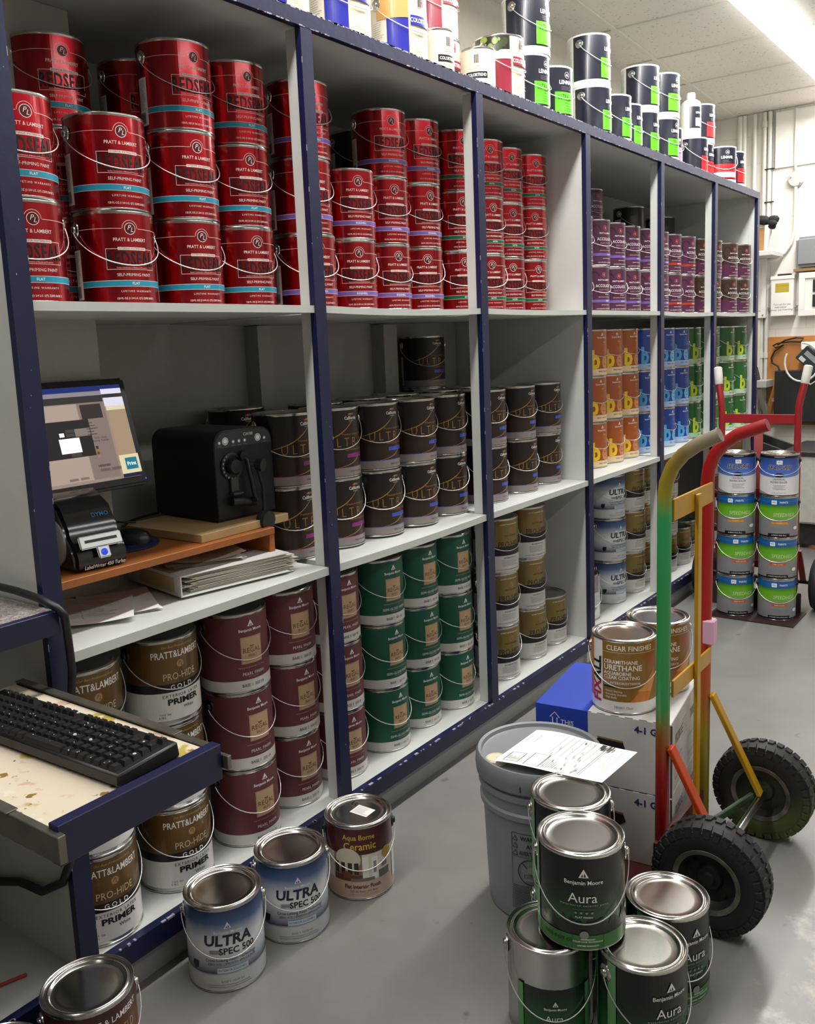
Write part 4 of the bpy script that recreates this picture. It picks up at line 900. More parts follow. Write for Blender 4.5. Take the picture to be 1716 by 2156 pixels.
for k in range(2): sr(.13, .24, .43 + .042 * k, .465 + .042 * k, E_('grey', '5a5350', .5))
sr(.14, .27, .675, .71, E_('grey', '5a5350', .5))
ink = E_('ink', '2b211e', .2)
for k in range(5): sr(.41, .5 + .03 * (k % 3), .38 + .03 * k, .386 + .03 * k, ink)
pp.text('10,051 Deep', sx_(.56), sy_(.545), .0065, ink); pp.text('Setting: Daylight', sx_(.56), sy_(.575), .0065, ink)
for k, h in enumerate(('1a1512', 'b39440', 'a03a28', 'b9a090')): sr(.47, .5, .63 + .03 * k, .66 + .03 * k, E_('b%d' % k, h, .6))
pp.barcode(sx_(.44), sx_(.6), sy_(.85), sy_(.825), ink)
for k in range(2): sr(.45 + .15 * k, .58 + .15 * k, .87, .9, E_('grey2', '7d726c', .6))
for k in range(2): sr(.03 + .14 * k, .14 + .14 * k, .93, .955, E_('grey3', '9b8c80', .6))
sr(.73, 1, .76, .96, E_('cream', 'e6d8b0', 1)); sr(.8, .965, .795, .92, E_('teal', '0f7f94', .9)); pp.text('Print', (sx_(.8) + sx_(.965)) / 2, sy_(.86), .0125, E_('white', 'ffffff', 1.3), bold=.01); sr(.73, 1, .96, 1, E_('task', '16244e', .5))
mb, ms = pp.plane(T @ frame_of((0, 0, 0), (1, 0, 0), (0, 0, 1)), .0006); mb.build('screen', ms, mo, smooth=0)
pp = Print(); pp.text('DELL', -.06, .0098, .0105, mat('bezel_grey', '5a5a5c', .4), bold=.01); pp.disc(wr - .008, .012, .0018, E_('led', '2a3cff', 3)); mb, ms = pp.plane(T @ frame_of((0, 0, 0), (1, 0, 0), (0, 0, 1)), .0008); mb.build('bezel_marks', ms, mo, smooth=0)
MB().tube([(.02, -.03, .15), (.03, -.04, .12), (.02, -.03, .09), (.0, .01, .06)], .004, 8).build('cable', BLKP, mo, smooth=60)
# label printer
lp = thing('label_printer', 'black label printer with silver slot and blue button, beside the leftmost post', 'label printer', (1.075, .185, zr + .001), -.1)
GB = mat('printer_gloss', '0d0d0f', .16, coat=.5)
prof = [(-.075, .0), (-.08, .012), (-.08, .03), (-.07, .055), (-.052, .072), (-.05, .085), (-.02, .13), (.03, .155), (.07, .15), (.1, .12), (.105, .0)]
m_ = MB(); n = len(prof); xs = (-.06, .06)
m_.add([(x, y, z) for x in xs for y, z in prof], [tuple(range(n - 1, -1, -1)), tuple(range(n, 2 * n))] + [(i, (i + 1) % n, n + (i + 1) % n, n + i) for i in range(n)])
m_.build('shell', GB, lp, bevel=.008, seg=2, smooth=50)
SIL = mat('printer_silver', 'bfc1bd', .3, .5)
Fq = frame_of((0, -.0835, .045), (1, 0, 0), (0, .4, .92))
m_ = MB(); m_.box(-.048, .048, .002, .03, .0, .005, M=Fq).box(-.014, .014, -.022, .004, .0, .005, M=Fq).build('slot_plate', SIL, lp, bevel=.004, seg=2)
MB().box(-.036, .036, .014, .02, .0045, .0058, M=Fq).build('slot', BLACK, lp)
MB().lathe([(.0075, 0), (.007, .003), (.001, .0045)], 18, M=Fq @ Matrix.Translation((0, -.01, .004))).build('button', mat('button_blue', '1a34b8', .25, emit='2a48e0', es=.6), lp, smooth=60)
pp = Print(); pp.text('LabelWriter 450 Turbo', .004, -.0365, .0112, WHT, shear=.25, sx=.86, bold=.004); mb, ms = pp.plane(frame_of((0, -.0815, .045), (1, 0, 0), (0, 0, 1)), .0008); mb.build('front_print', ms, lp, smooth=0)
pp = Print(); pp.text('DYMO', .026, .026, .0135, mat('printer_blue', '2f7fb8', .4), bold=.012); mb, ms = pp.plane(frame_of((0, -.05, .085), (1, 0, 0), (0, .03, .045)), .0015); mb.build('top_print', ms, lp, smooth=0)
m_ = MB(); m_.lathe([(.05, 0), (.05, .004), (.044, .008), (.001, .009)], 30, M=Matrix.Translation((-.0605, .0, .056)) @ Matrix.Rotation(-PI / 2, 4, 'Y')).build('side_cover', mat('printer_grey', '8b8e8e', .4), lp, smooth=50)
mp = thing('mouse_mat', 'round dark blue mouse mat on the wooden riser', 'mouse mat', (1.225, .275, zr + .001))
MB().cyl((0, 0, 0), (0, 0, .003), .095, 40).build('mat_disc', mat('mouse_mat_blue', '161f52', .6), mp)
mu = thing('computer_mouse', 'black computer mouse on the round blue mat', 'mouse', (1.245, .26, zr + .0042), -.9)
m_ = MB(); vs = []; nn = 16
for i, t in enumerate([PI * k / 10 for k in range(11)]):
    for j in range(nn): a = PI * j / (nn - 1); vs.append((-.055 * math.cos(t), .03 * math.sin(t) ** .7 * math.cos(a), .036 * math.sin(t) ** .7 * math.sin(a)))
m_.add(vs, [(i * nn + j, (i + 1) * nn + j, (i + 1) * nn + j + 1, i * nn + j + 1) for i in range(10) for j in range(nn - 1)]); m_.build('shell', mat('mouse_black', '101011', .35), mu, smooth=70)
ca_ = thing('black_desk_cable', 'thin black cables lying behind the mouse on the riser', 'cable', (1.3, .36, zr + .001))
MB().tube([(-.1, .0, .006), (-.05, .03, .012), (0, .0, .018), (.04, .03, .0245), (.1, .05, .0255), (.16, .06, .0255)], .0035, 8).tube([(-.09, -.02, .004), (-.03, .0, .03), (.01, .03, .03), (.05, .01, .0245)], .003, 8).build('strands', BLKP, ca_, smooth=60)
# binder and papers under the riser
bi = thing('ring_binder', 'open white ring binder stuffed with papers under the riser', 'binder', (1.262, .1, S2 + .006), -.18)
m_ = MB(); m_.box(0, .3, 0, .29, 0, .003).box(0, .3, 0, .29, .047, .05).box(-.003, 0, 0, .29, 0, .05); m_.build('cover', mat('binder_white', 'd4d4d2', .45), bi, bevel=.0008)
rnd = random.Random(11); m_ = MB(); z = .004
while z < .043:
    a = rnd.uniform(-.05, .05); A = Matrix.Translation((.16 + rnd.uniform(-.005, .02), .15, 0)) @ Matrix.Rotation(a, 4, 'Z'); m_.box(-.14, .14 + rnd.uniform(0, .02), -.135, .13, z, z + .0012, M=A); z += rnd.uniform(.0018, .0034)
m_.build('papers', [OLDP], bi)
m_ = MB()
for y in (.04, .13): m_.tube([(.02 + .018 * math.cos(a), y, .024 + .018 * math.sin(a)) for a in [2 * PI * i / 14 for i in range(14)]], .0016, 7, closed=True)
m_.build('rings', STEEL, bi, smooth=60)
MB().box(-.0036, -.003, .03, .2, .008, .042).build('spine_label', mat('spine_tan', 'b9a77c', .6), bi)
def sheets(name, label, x, y, z, rz, n, w=.215, h=.28, curl=.012, prn=None, group=None, m=PAPER, seed=2):
    t = thing(name, label, 'paper', (x, y, z), rz, group); rnd = random.Random(seed); b = MB()
    for k in range(n):
        A = Matrix.Rotation(rnd.uniform(-.12, .12) if k < n - 1 else 0, 4, 'Z'); q = 10
        for i in range(q):
            u0, u1 = -w / 2 + w * i / q, -w / 2 + w * (i + 1) / q; c0, c1 = curl * (2 * abs(u0) / w) ** 2 * (k == n - 1), curl * (2 * abs(u1) / w) ** 2 * (k == n - 1)
            zz = k * .0012 + .0005
            b.add([A @ Vector(v) for v in ((u0, -h / 2, zz + c0), (u1, -h / 2, zz + c1), (u1, h / 2, zz + c1), (u0, h / 2, zz + c0))], [(0, 1, 2, 3)])
    b.build('sheet', m, t, smooth=60)
    if prn:
        b = MB()
        for kk, (vs, fs, mm) in enumerate(prn.items):
            b.add([(u, v, (n - 1) * .0012 + .0008 + curl * (2 * abs(u) / w) ** 2 + .0001 * kk) for u, v in vs], fs, mm)
        b.build('print', prn.mats, t, smooth=0)
    return t
pr = Print(); pr.lines(-.09, .08, .11, -.02, 13, GREY, .0016, 4)
sheets('loose_papers', 'loose printed sheets lying at the left end of the middle shelf', 1.16, .205, S2 + .001, -.5, 4, w=.16, h=.2, curl=.004, prn=None, seed=5)
t_ = sheets('printed_sheet', 'printed letter sheet with lines of text in front of the binder', 1.095, .2, S2 + .0075, -.62, 1, w=.17, h=.22, curl=.006, prn=None, seed=8)
b = MB(); pq = Print(); pq.lines(-.07, .06, .08, -.06, 12, GREY, .0018, 4)
for kk, (vs, fs, mm) in enumerate(pq.items): b.add([(u, v, .0016 + .006 * (2 * abs(u) / .17) ** 2) for u, v in vs], fs, mm)
b.build('print', pq.mats, t_, smooth=0)
sheets('paper_stack', 'stack of curled papers lying on top of the white binder', 1.41, .22, S2 + .0568, -.4, 8, w=.18, h=.21, curl=.012, m=OLDP, seed=3)
fb = thing('fanned_papers', 'papers fanned out under the right edge of the white binder', 'paper', (1.44, .19, S2 + .0005), -.2)
m_ = MB(); rnd = random.Random(21)
for k in range(6):
    A = Matrix.Translation((.02 * k - .03, rnd.uniform(-.01, .02), 0)) @ Matrix.Rotation(rnd.uniform(-.35, .3), 4, 'Z'); m_.box(-.07, .1, -.09, .12, .0004 + .0006 * k, .0008 + .0006 * k, M=A)
m_.build('sheets', OLDP, fb)
# work counter of the bay on the left
ct = thing('work_counter', 'speckled granite-look counter with navy front edge, left frame edge', 'counter', (.3, 0, 0))
GRAN = bpy.data.materials.new('granite_top'); GRAN.use_nodes = True; nt = GRAN.node_tree; tc = nt.nodes.new('ShaderNodeTexCoord'); vo = nt.nodes.new('ShaderNodeTexVoronoi'); vo.inputs['Scale'].default_value = 260
nt.links.new(tc.outputs['Object'], vo.inputs['Vector']); rr = nt.nodes.new('ShaderNodeValToRGB'); rr.color_ramp.elements[0].position = .1; rr.color_ramp.elements[0].color = (*hx('6d6560'), 1); rr.color_ramp.elements[1].position = .9; rr.color_ramp.elements[1].color = (*hx('b9aea8'), 1)
nt.links.new(vo.outputs['Color'], rr.inputs[0]); nt.links.new(rr.outputs[0], nt.nodes['Principled BSDF'].inputs['Base Color']); nt.nodes['Principled BSDF'].inputs['Roughness'].default_value = .3
MB().box(-.5, .564, -.028, .33, .845, .871).build('counter_top', GRAN, ct)
MB().box(-.5, .566, -.046, -.0282, .8285, .8715).build('front_edge', NAVY, ct, bevel=.001)
# keyboard drawer
zt_ = .73
dr = thing('keyboard_drawer', 'pulled-out keyboard drawer with navy front and paint-spattered tray', 'drawer', (.695, -.2, zt_), .012)
fy = -.292
MB().box(-.135, .142, fy, fy + .02, -.05, .006).build('front_board', NAVY, dr, bevel=.0012)
TRAY = bpy.data.materials.new('spattered_tray'); TRAY.use_nodes = True; nt = TRAY.node_tree; b_ = nt.nodes['Principled BSDF']; tc = nt.nodes.new('ShaderNodeTexCoord')
def _mx(prev, scale, pos, col, det=3):
    n = nt.nodes.new('ShaderNodeTexNoise'); n.inputs['Scale'].default_value = scale; n.inputs['Detail'].default_value = det; nt.links.new(tc.outputs['Object'], n.inputs['Vector'])
    r = nt.nodes.new('ShaderNodeValToRGB'); r.color_ramp.elements[0].position = pos; r.color_ramp.elements[1].position = pos + .03; nt.links.new(n.outputs['Fac'], r.inputs[0])
    m = nt.nodes.new('ShaderNodeMix'); m.data_type = 'RGBA'; m.inputs[7].default_value = (*hx(col), 1); nt.links.new(r.outputs[0], m.inputs[0])
    if isinstance(prev, tuple): m.inputs[6].default_value = (*prev, 1)
    else: nt.links.new(prev, m.inputs[6])
    return m.outputs[2]
o_ = _mx(hx('d6c9b2'), 11, .6, 'b3a04a'); o_ = _mx(o_, 16, .6, 'c8a99a'); o_ = _mx(o_, 24, .63, 'd9d2c2'); o_ = _mx(o_, 60, .7, '3a342c'); o_ = _mx(o_, 34, .66, '8a6a2c'); nt.links.new(o_, b_.inputs['Base Color']); b_.inputs['Roughness'].default_value = .5
MB().box(-.128, .135, fy + .02, .26, -.018, -.006).build('tray', TRAY, dr)
MB().box(-.012, .092, fy + .025, .26, -.0058, -.0035).build('pad_strip', mat('tray_strip', '4a4238', .5), dr)
SLD = mat('slide_steel', '7d7a70', .35, .8, noise=.2, nscale=20)
for x, w0 in ((-.143, .012), (.1375, .012)):
    m_ = MB(); m_.box(x, x + w0, fy - .012 if x < 0 else fy + .02, .26, -.04, -.002); m_.box(x - .003, x + w0 + .003, fy + .1, .26, -.002, .0)
    m_.build('slide', SLD, dr, bevel=.001)
MB().box(.1425, .1505, fy - .012, fy + .016, -.034, -.012).build('slide_end', SLD, dr, bevel=.001)
kbd = thing('computer_keyboard', 'paint-flecked black keyboard turned sideways on the drawer tray', 'keyboard', (.739, -.455, zt_ - .002), .05)
KB = mat('keyboard_black', '131313', .4)
MB().hexa([(-.062, -.005, 0), (.052, -.005, 0), (.052, .44, 0), (-.062, .44, 0)], [(-.06, -.003, .018), (.05, -.003, .024), (.05, .438, .024), (-.06, .438, .018)]).build('case', KB, kbd, bevel=.003)
KM = mat('key_black', '1d1d1e', .38); KR = mat('key_red', '7c2f26', .45); m_ = MB(); rnd = random.Random(4)
rows = [(-.049, .0155), (-.0315, .0155), (-.0155, .0155), (.0005, .0155), (.0165, .0155), (.0365, .012)]
def key(xa, xb, ya, yb, m=0):
    za = .019 + .006 * (xa + .06) / .11; zc = za + .0065
    m_.hexa([(xa, ya, za - .002), (xb, ya, za - .001), (xb, yb, za - .001), (xa, yb, za - .002)], [(xa + .0025, ya + .0025, zc), (xb - .002, ya + .0025, zc), (xb - .002, yb - .0025, zc), (xa + .0025, yb - .0025, zc)], m)
for i, (xx, kw) in enumerate(rows):
    y = .008
    while y < .428:
        L = .0165
        if i == 0 and .12 < y < .2: L = .095
        if .3 < y < .306 or (i == 5 and rnd.random() < .2): y += .01; continue
        if y + L > .43: break
        key(xx - kw / 2, xx + kw / 2, y, y + L - .0015, 1 if (i, round(y, 3)) == (1, .025) else 0); y += L + .0012
m_.build('keys', [KM, KR], kbd, smooth=0)
m_ = MB()
for _ in range(60):
    r_, c_ = rnd.choice(rows), rnd.choice(range(24)); x = r_[0] + rnd.uniform(-.005, .004); y = .0125 + c_ * .0167 + rnd.uniform(-.001, .006); q_ = rnd.uniform(.0005, .0013) * (3 if rnd.random() < .1 else 1)
    z_ = .0256 + .006 * (r_[0] - r_[1] / 2 + .06) / .11
    m_.lathe([(q_, z_ - .0012), (q_ * .8, z_ + .0003), (.0001, z_ + .0004)], 7, M=Matrix.Translation((x, y, 0)))
tag(m_.build('paint_flecks', mat('fleck_white', 'c9c8c2', .5), kbd, smooth=0), kind='stuff')
# cables at the left
cc = thing('black_power_cable', 'thick black cable looping round the counter edge and leftmost post', 'cable', (.85, -.05, .85))
P3 = [(.842, .2, .9), (.846, .14, .9005), (.849, .06, .8985), (.852, -.01, .8925), (.858, -.055, .88), (.866, -.062, .865), (.875, -.05, .845), (.882, -.04, .82), (.886, -.035, .79), (.887, -.035, .75), (.88, -.035, .7), (.872, -.03, .64), (.865, -.03, .57)]
MB((.85, -.05, .85)).tube(P3, .0075, 10).build('upper_run', BLKP, cc, smooth=60)
P4 = [(.856, -.03, .6), (.856, -.033, .5), (.856, -.025, .42), (.856, -.01, .37), (.856, .02, .32), (.856, .1, .272), (.856, .182, .264), (.856, .265, .235), (.856, .33, .22)]
MB((.85, -.05, .85)).tube(P4, .0085, 10).build('lower_run', BLKP, cc, smooth=60)
rc = thing('red_cord', 'thin red cord lying on the bottom shelf of the left bay', 'cord', (.7, .15, S0 + .0045))
MB().tube([(.1, -.06, 0), (.04, -.04, 0), (-.04, -.02, 0), (-.3, .03, 0)], .0035, 8).build('strand', mat('cord_red', 'b03a2a', .5), rc, smooth=60)
dv = thing('lower_drawer', 'navy drawer front with a steel knob, cut off by the left frame edge', 'drawer', (.42, -.3, .46))
MB().box(-.1, .1, -.0, .02, -.03, .02).build('front_board', NAVY, dv, bevel=.003)
MB().box(-.095, .095, .02, .3, -.028, .01).build('box', mat('drawer_grey', '5a5a58', .5), dv)
MB().lathe([(.003, 0), (.003, .01), (.008, .013), (.008, .018), (.001, .021)], 16, M=Matrix.Translation((.085, 0, .012)) @ Matrix.Rotation(PI / 2, 4, 'X')).build('knob', STEEL, dv, smooth=50)
# ------------------------------------------------------------------ grey bucket and delivery note
bu = thing('plastic_bucket', 'grey five-gallon plastic bucket with a paper on its lid', 'bucket', (1.757, -.535, 0))
PG = mat('bucket_grey', '8a9096', .45); PL_ = mat('bucket_lid_grey', '7e8285', .4)
MB().lathe([(.118, 0), (.124, .004), (.126, .02), (.134, .25), (.1345, .254), (.141, .256), (.142, .268), (.137, .272), (.138, .298), (.144, .301), (.145, .314), (.139, .317), (.14, .335)], 56, cap0=True).build('pail', PG, bu, smooth=32)
MB().lathe([(.143, .322), (.149, .326), (.151, .345), (.149, .366), (.144, .374), (.137, .372), (.134, .364), (.128, .362), (.001, .3625)], 56).build('lid', PL_, bu, smooth=38)
m_ = MB()
A_ = lambda a: Matrix.Rotation(a, 4, 'Z')
m_.box(.138, .149, -.03, .03, .235, .3, M=A_(-2.42)); m_.cyl(A_(-2.42) @ Vector((.146, 0, .268)), A_(-2.42) @ Vector((.155, 0, .268)), .008, 14)
m_.build('handle_bracket', PG, bu, bevel=.003)
MB().lathe([(.026, .362), (.026, .37), (.022, .373), (.02, .371), (.001, .3705)], 24, M=Matrix.Translation((-.095, .06, 0))).build('spout_cap', mat('spout_cream', 'd9d2b4', .4), bu, smooth=40)
pp = Print(); rb = .1335
pp.frame(-.042, .05, .04, .225, .0011, BLACK)
for k, t in enumerate(('WARNING', 'AVISO', 'AVERTISSEMENT')):
    z = .213 - .0175 * k; pp.poly([(-.04, z - .006), (-.026, z - .006), (-.033, z + .006)], BLACK); pp.poly([(-.0375, z - .0045), (-.0285, z - .0045), (-.033, z + .0035)], PG); pp.rect(-.0335, -.0325, z - .003, z + .001, BLACK); pp.text(t, .012, z, .0135, BLACK, bold=.02, sx=1.0 if k < 2 else .72)
pp.rect(-.042, .05, .168, .1688, BLACK); pp.ring(.004, .134, .03, .0022, BLACK); pp.strip([(-.017, .155), (.025, .113)], .0022, BLACK); pp.frame(-.012, .018, .113, .128, .001, BLACK); pp.disc(.003, .14, .009, GREY); pp.rect(-.012, .018, .113, .118, GREY)
pp.lines(-.039, .047, .098, .045, 15, DGREY, .0018, 6)
mb, ms = pp.wrap('warning_print', rb); wl_ = mb.build('warning_print', ms, bu, smooth=0); wl_.rotation_euler[2] = facecam(1.757, -.535, 1.19)
pp = Print(); pp.rect(-.062, -.06, .333, .347, BLACK); pp.strip([(.018, .336), (.038, .336), (.038, .3435), (.075, .3435)], .0012, BLACK); pp.poly([(.014, .336), (.022, .333), (.022, .339)], BLACK)
mb, ms = pp.wrap('rim_mark', .1515); wl_ = mb.build('rim_mark', ms, bu, smooth=0); wl_.rotation_euler[2] = facecam(1.757, -.535, .9)
dn = thing('delivery_note', 'white printed delivery note lying curled across the bucket lid', 'paper', (1.73, -.61, .376))
cn = [Vector(v) for v in ((1.634, -.485, .378), (1.829, -.49, .378), (1.815, -.752, .392), (1.655, -.738, .385))]
def pt(u, v):   # u along the long side, v across
    a = cn[0].lerp(cn[3], u); b = cn[1].lerp(cn[2], u); q = a.lerp(b, v); q.z += .009 * math.sin(PI * u * 1.5) * (.4 + .6 * v) * (1 - u) - .016 * max(0, .18 - u) * (1 - v) * 5 * 0
    return q - Vector((1.73, -.61, .376))
nu, nv = 16, 8; m_ = MB()
m_.add([pt(i / nu, j / nv) for i in range(nu + 1) for j in range(nv + 1)], [(i * (nv + 1) + j, (i + 1) * (nv + 1) + j, (i + 1) * (nv + 1) + j + 1, i * (nv + 1) + j + 1) for i in range(nu) for j in range(nv)])
m_.build('sheet', mat('note_white', 'f0efec', .6), dn, smooth=60)
pp = Print(); rnd = random.Random(9)
def bx_(u0, u1, v0, v1, m): pp.rect(u0, u1, v0, v1, m)
pp.frame(.06, .2, .06, .3, .004, DGREY); pp.frame(.26, .4, .04, .36, .004, DGREY); pp.frame(.04, .13, .62, .84, .003, GREY)
for k in range(7): bx_(.36 + .055 * k, .3625 + .055 * k, .4, .96, GREY)
for k in range(30):
    u, v = rnd.uniform(.36, .74), rnd.uniform(.05, .92); bx_(u, u + .006, v, v + rnd.uniform(.02, .09), GREY)
for k in range(9): bx_(.08 + .014 * k, .084 + .014 * k, .08, .12 + rnd.random() * .14, GREY)
for k in range(7): bx_(.42 + .018 * k, .425 + .018 * k, .05, .1 + rnd.random() * .2, GREY)
bx_(.76, .765, .04, .96, DGREY); bx_(.86, .863, .3, .8, GREY); bx_(.92, .923, .2, .9, GREY); bx_(.7, .74, .82, .94, DGREY); bx_(.77, .79, .8, .95, DGREY); bx_(.8, .815, .84, .95, DGREY)
m_ = MB()
for kk, (vs, fs, mm) in enumerate(pp.items): m_.add([pt(u, v) + Vector((0, 0, .0006 + .00006 * kk)) for u, v in vs], [tuple(f) for f in fs], mm)
m_.build('print', pp.mats, dn, smooth=0)
# ------------------------------------------------------------------ cartons on the painted hand truck
BW = mat('carton_board', 'cfcecb', .55); BB = mat('carton_blue', '1f3fae', .5)
bxc, byc, bz = (2.142, -.572), .1, .192
for k in range(2):
    t = thing('paint_carton', ('lower white paint carton on the painted hand truck', 'upper white and blue paint carton carrying two urethane cans')[k], 'carton', (2.142, -.568, .005 + .191 * k), .13, 'white paint cartons on the hand truck')
    m_ = MB().box(-.162, .162, -.172, .172, 0, .19); m_.build('box', BW, t, bevel=.0015)
    m_ = MB().box(-.1627, .1627, .034, .1727, .0, .1906); m_.build('blue_wrap', BB, t)
    m_ = MB().box(-.164, -.1618, -.176, -.1715, .002, .188).box(.1618, .164, -.176, -.1715, .002, .188)
    m_.build('corner_edge', mat('carton_edge', '4a4640', .7), t)
    pp = Print(); pp.text('4-1 GAL', .126, .163, .024, mat('carton_ink', '1c2a78', .5), bold=.03, sx=1.0); pp.poly([(-.016, .112), (.0, .094), (.046, .092), (.062, .104), (.056, .122), (-.008, .126)], mat('handle_hole', '16120d', .9)); pp.poly([(-.008, .126), (.056, .122), (.056, .127), (-.01, .13)], CARD)
    wt = mat('print_white', 'eeeeea'); pp.strip([(-.127, .118), (-.127, .16), (-.134, .16), (-.121, .174), (-.108, .16), (-.115, .16), (-.115, .118)], .0022, wt); pp.text('THIS', -.088, .15, .017, wt, bold=.004); pp.text('END', -.088, .132, .017, wt, bold=.004)
    mb, ms = pp.plane(frame_of((-.1628, 0, 0), (0, -1, 0), (0, 0, 1))); mb.build('end_print', ms, t, smooth=0)
    pp = Print(); gi = mat('carton_code', '6a6a6c', .6)
    pp.text('FB2803E', -.07, .13, .036, gi, sx=.62, sp=1.1); pp.text('78083', .09, .13, .036, gi, sx=.62, sp=1.1); pp.lines(-.03, .02, .15, .11, 5, GREY, .0012, 4); pp.frame(-.12, -.04, .03, .08, .0012, gi); pp.frame(.03, .11, .03, .08, .0012, gi); pp.lines(-.02, .02, .07, .04, 4, GREY, .001, 4)
    mb, ms = pp.plane(frame_of((0, -.1722, 0), (1, 0, 0), (0, 0, 1))); mb.build('side_print', ms, t, smooth=0)
    m_ = MB()
    for q in range(9): m_.box(-.162, -.1605, -.15 + .035 * q, -.13 + .035 * q, .1898, .1904)
    m_.build('perforation', mat('carton_edge', '4a4640', .7), t)
put_can('fix', 2.076, -.612, .3872, facecam(2.076, -.61, .98), 'urethane can with upright brand strip, on the upper carton', 'gold urethane cans on the cartons', .982)
put_can('fix', 2.245, -.635, .3872, facecam(2.245, -.635, .8), 'urethane can behind the painted truck rail, partly hidden', 'gold urethane cans on the cartons', .982)
# ------------------------------------------------------------------ painted hand truck
def wheel(name, parent, c, r, w, hub_m, tyre_m, lugs=34):
    Mx = Matrix.Translation(c) @ Matrix.Rotation(PI / 2, 4, 'Y')
    t = MB(); pr = [(r * .56, -w * .42), (r * .6, -w * .48), (r * .8, -w * .52), (r * .93, -w * .46), (r * .985, -w * .3), (r, -w * .12), (r, w * .12), (r * .985, w * .3), (r * .93, w * .46), (r * .8, w * .52), (r * .6, w * .48), (r * .56, w * .42)]
    pr = [(a * .972 if a > r * .9 else a, b) for a, b in pr]
    t.lathe(pr, 56, M=Mx)
    for k in range(lugs):
        a = 2 * PI * k / lugs
        for s in (-1, 1):
            A = Mx @ Matrix.Rotation(a + (.5 * 2 * PI / lugs if s > 0 else 0), 4, 'Z')
            t.hexa([A @ Vector(v) for v in ((r * .9, -.011, s * w * .43), (r * .9, .011, s * w * .43), (r * .9, .008, s * w * .1), (r * .9, -.008, s * w * .1))], [A @ Vector(v) for v in ((r * .985, -.0085, s * w * .41), (r * .985, .0085, s * w * .41), (r, .006, s * w * .12), (r, -.006, s * w * .12))])
            t.hexa([A @ Vector(v) for v in ((r * .84, -.0075, s * w * .5), (r * .84, .0075, s * w * .5), (r * .93, .0095, s * w * .44), (r * .93, -.0095, s * w * .44))], [A @ Vector(v) for v in ((r * .84, -.006, s * w * .525), (r * .84, .006, s * w * .525), (r * .955, .008, s * w * .49), (r * .955, -.008, s * w * .49))])
    wobj = t.build(name, tyre_m, parent, smooth=38)
    h = MB(); mi_ = [1, 1, 0, 0, 0, 0, 0, 0, 0]
    for s in (-1, 1): h.lathe([(r * .6, s * w * .44), (r * .585, s * w * .49), (r * .5, s * w * .44), (r * .47, s * w * .2), (r * .44, s * w * .13), (r * .24, s * w * .1), (r * .2, s * w * .2), (r * .12, s * w * .22), (r * .1, s * w * .3), (.001, s * w * .3)], 40, M=Mx, mi=mi_)
    for k in range(4):
        a = PI / 4 + k * PI / 2
        for s in (-1, 1): h.cyl(Mx @ Vector((r * .36 * math.cos(a), r * .36 * math.sin(a), s * w * .05)), Mx @ Vector((r * .36 * math.cos(a), r * .36 * math.sin(a), s * w * .16)), r * .035, 8)
    h.build('rim', [hub_m, mat('rim_edge_worn', '6d6a62', .5, .4, noise=.5, nscale=30)], wobj, smooth=40)
    return wobj
ht = thing('hand_truck', 'multicoloured spray-painted hand truck with two fat black tyres', 'hand truck', (2.1, -.78, 0))
O = (2.1, -.78, 0)
xn, xf, yr = 1.914, 2.208, -.782
gs = [(0, '8e1418'), (.32, '9a1a18'), (.4, '8a5a1c'), (.47, '2f8a48'), (.92, '2f9a5c'), (.97, '8f8a20'), (1.02, '8f7a22'), (1.12, '6b5f4a')]
ys = [(0, '9a1c1a'), (.3, 'a3401c'), (.4, '97861c'), (.95, 'a98d16'), (1.02, '8f7a22'), (1.12, '8d8577')]
NEARM = ramp_mat('spray_green', gs, rough=.32, jitter=.05, jscale=16, second=((.62, -.78, 0), ys, [(-.087, (0, 0, 0)), (-.072, (1, 1, 1))]))
rs = [(0, '7d6a18'), (.3, '8a7a18'), (.42, 'a8501a'), (.5, 'b03a14'), (.58, 'a81a18'), (1.0, '9c1418'), (1.09, '981a1c'), (1.12, 'b8aaa4')]
rs2 = [(0, '3f7a34'), (.2, '4a8a30'), (.4, 'b08414'), (.5, 'c0481a'), (.6, 'a81a18'), (1.12, '981a1c')]
FARM = ramp_mat('spray_red', rs, rough=.3, jitter=.05, jscale=16, second=((.62, -.78, 0), rs2, [(.09, (0, 0, 0)), (.105, (1, 1, 1))]))
def rail(x, m, dz, name):
    pts = [(x, yr + .012, .012), (x, yr + .01, .3), (x, yr + .008, .6), (x, yr + .006, .9 + dz), (x, yr + .006, .955 + dz), (x, yr + .002, .99 + dz), (x, yr - .012, 1.025 + dz), (x, yr - .035, 1.053 + dz), (x, yr - .065, 1.075 + dz), (x, yr - .115 - .02 * (x > 2.1), 1.1 + dz * .8)]
    t = MB(O).tube(pts, .0158, 18, caps=False); t.tube(list(reversed(pts))[:2], [.0118, .0118], 16, caps=True)
    a, b = Vector(pts[-1]), (Vector(pts[-1]) - Vector(pts[-2])).normalized()
    q = b.orthogonal().normalized(); q2 = b.cross(q); n = 18
    vs = [a + (q * math.cos(2 * PI * j / n) + q2 * math.sin(2 * PI * j / n)) * rr for rr in (.0158, .0118) for j in range(n)]
    t.add(vs, [(j, (j + 1) % n, n + (j + 1) % n, n + j) for j in range(n)])
    return t.build(name, m, ht, smooth=50)
rail(xn, NEARM, .005, 'rail'); rail(xf, FARM, -.003, 'rail')
YEL = mat('spray_yellow', 'b98a14', .35, noise=.12, nscale=12); ORG = mat('spray_orange', 'c4421a', .35, noise=.1, nscale=14); GRNP = mat('spray_pale_green', '2f8a4c', .4, noise=.25, nscale=14); GRD = mat('spray_dark_green', '34492f', .45, noise=.2)
MB(O).box(xn + .012, xf - .012, yr - .012, yr - .006, .905, .955).build('cross_bar', YEL, ht, bevel=.001)
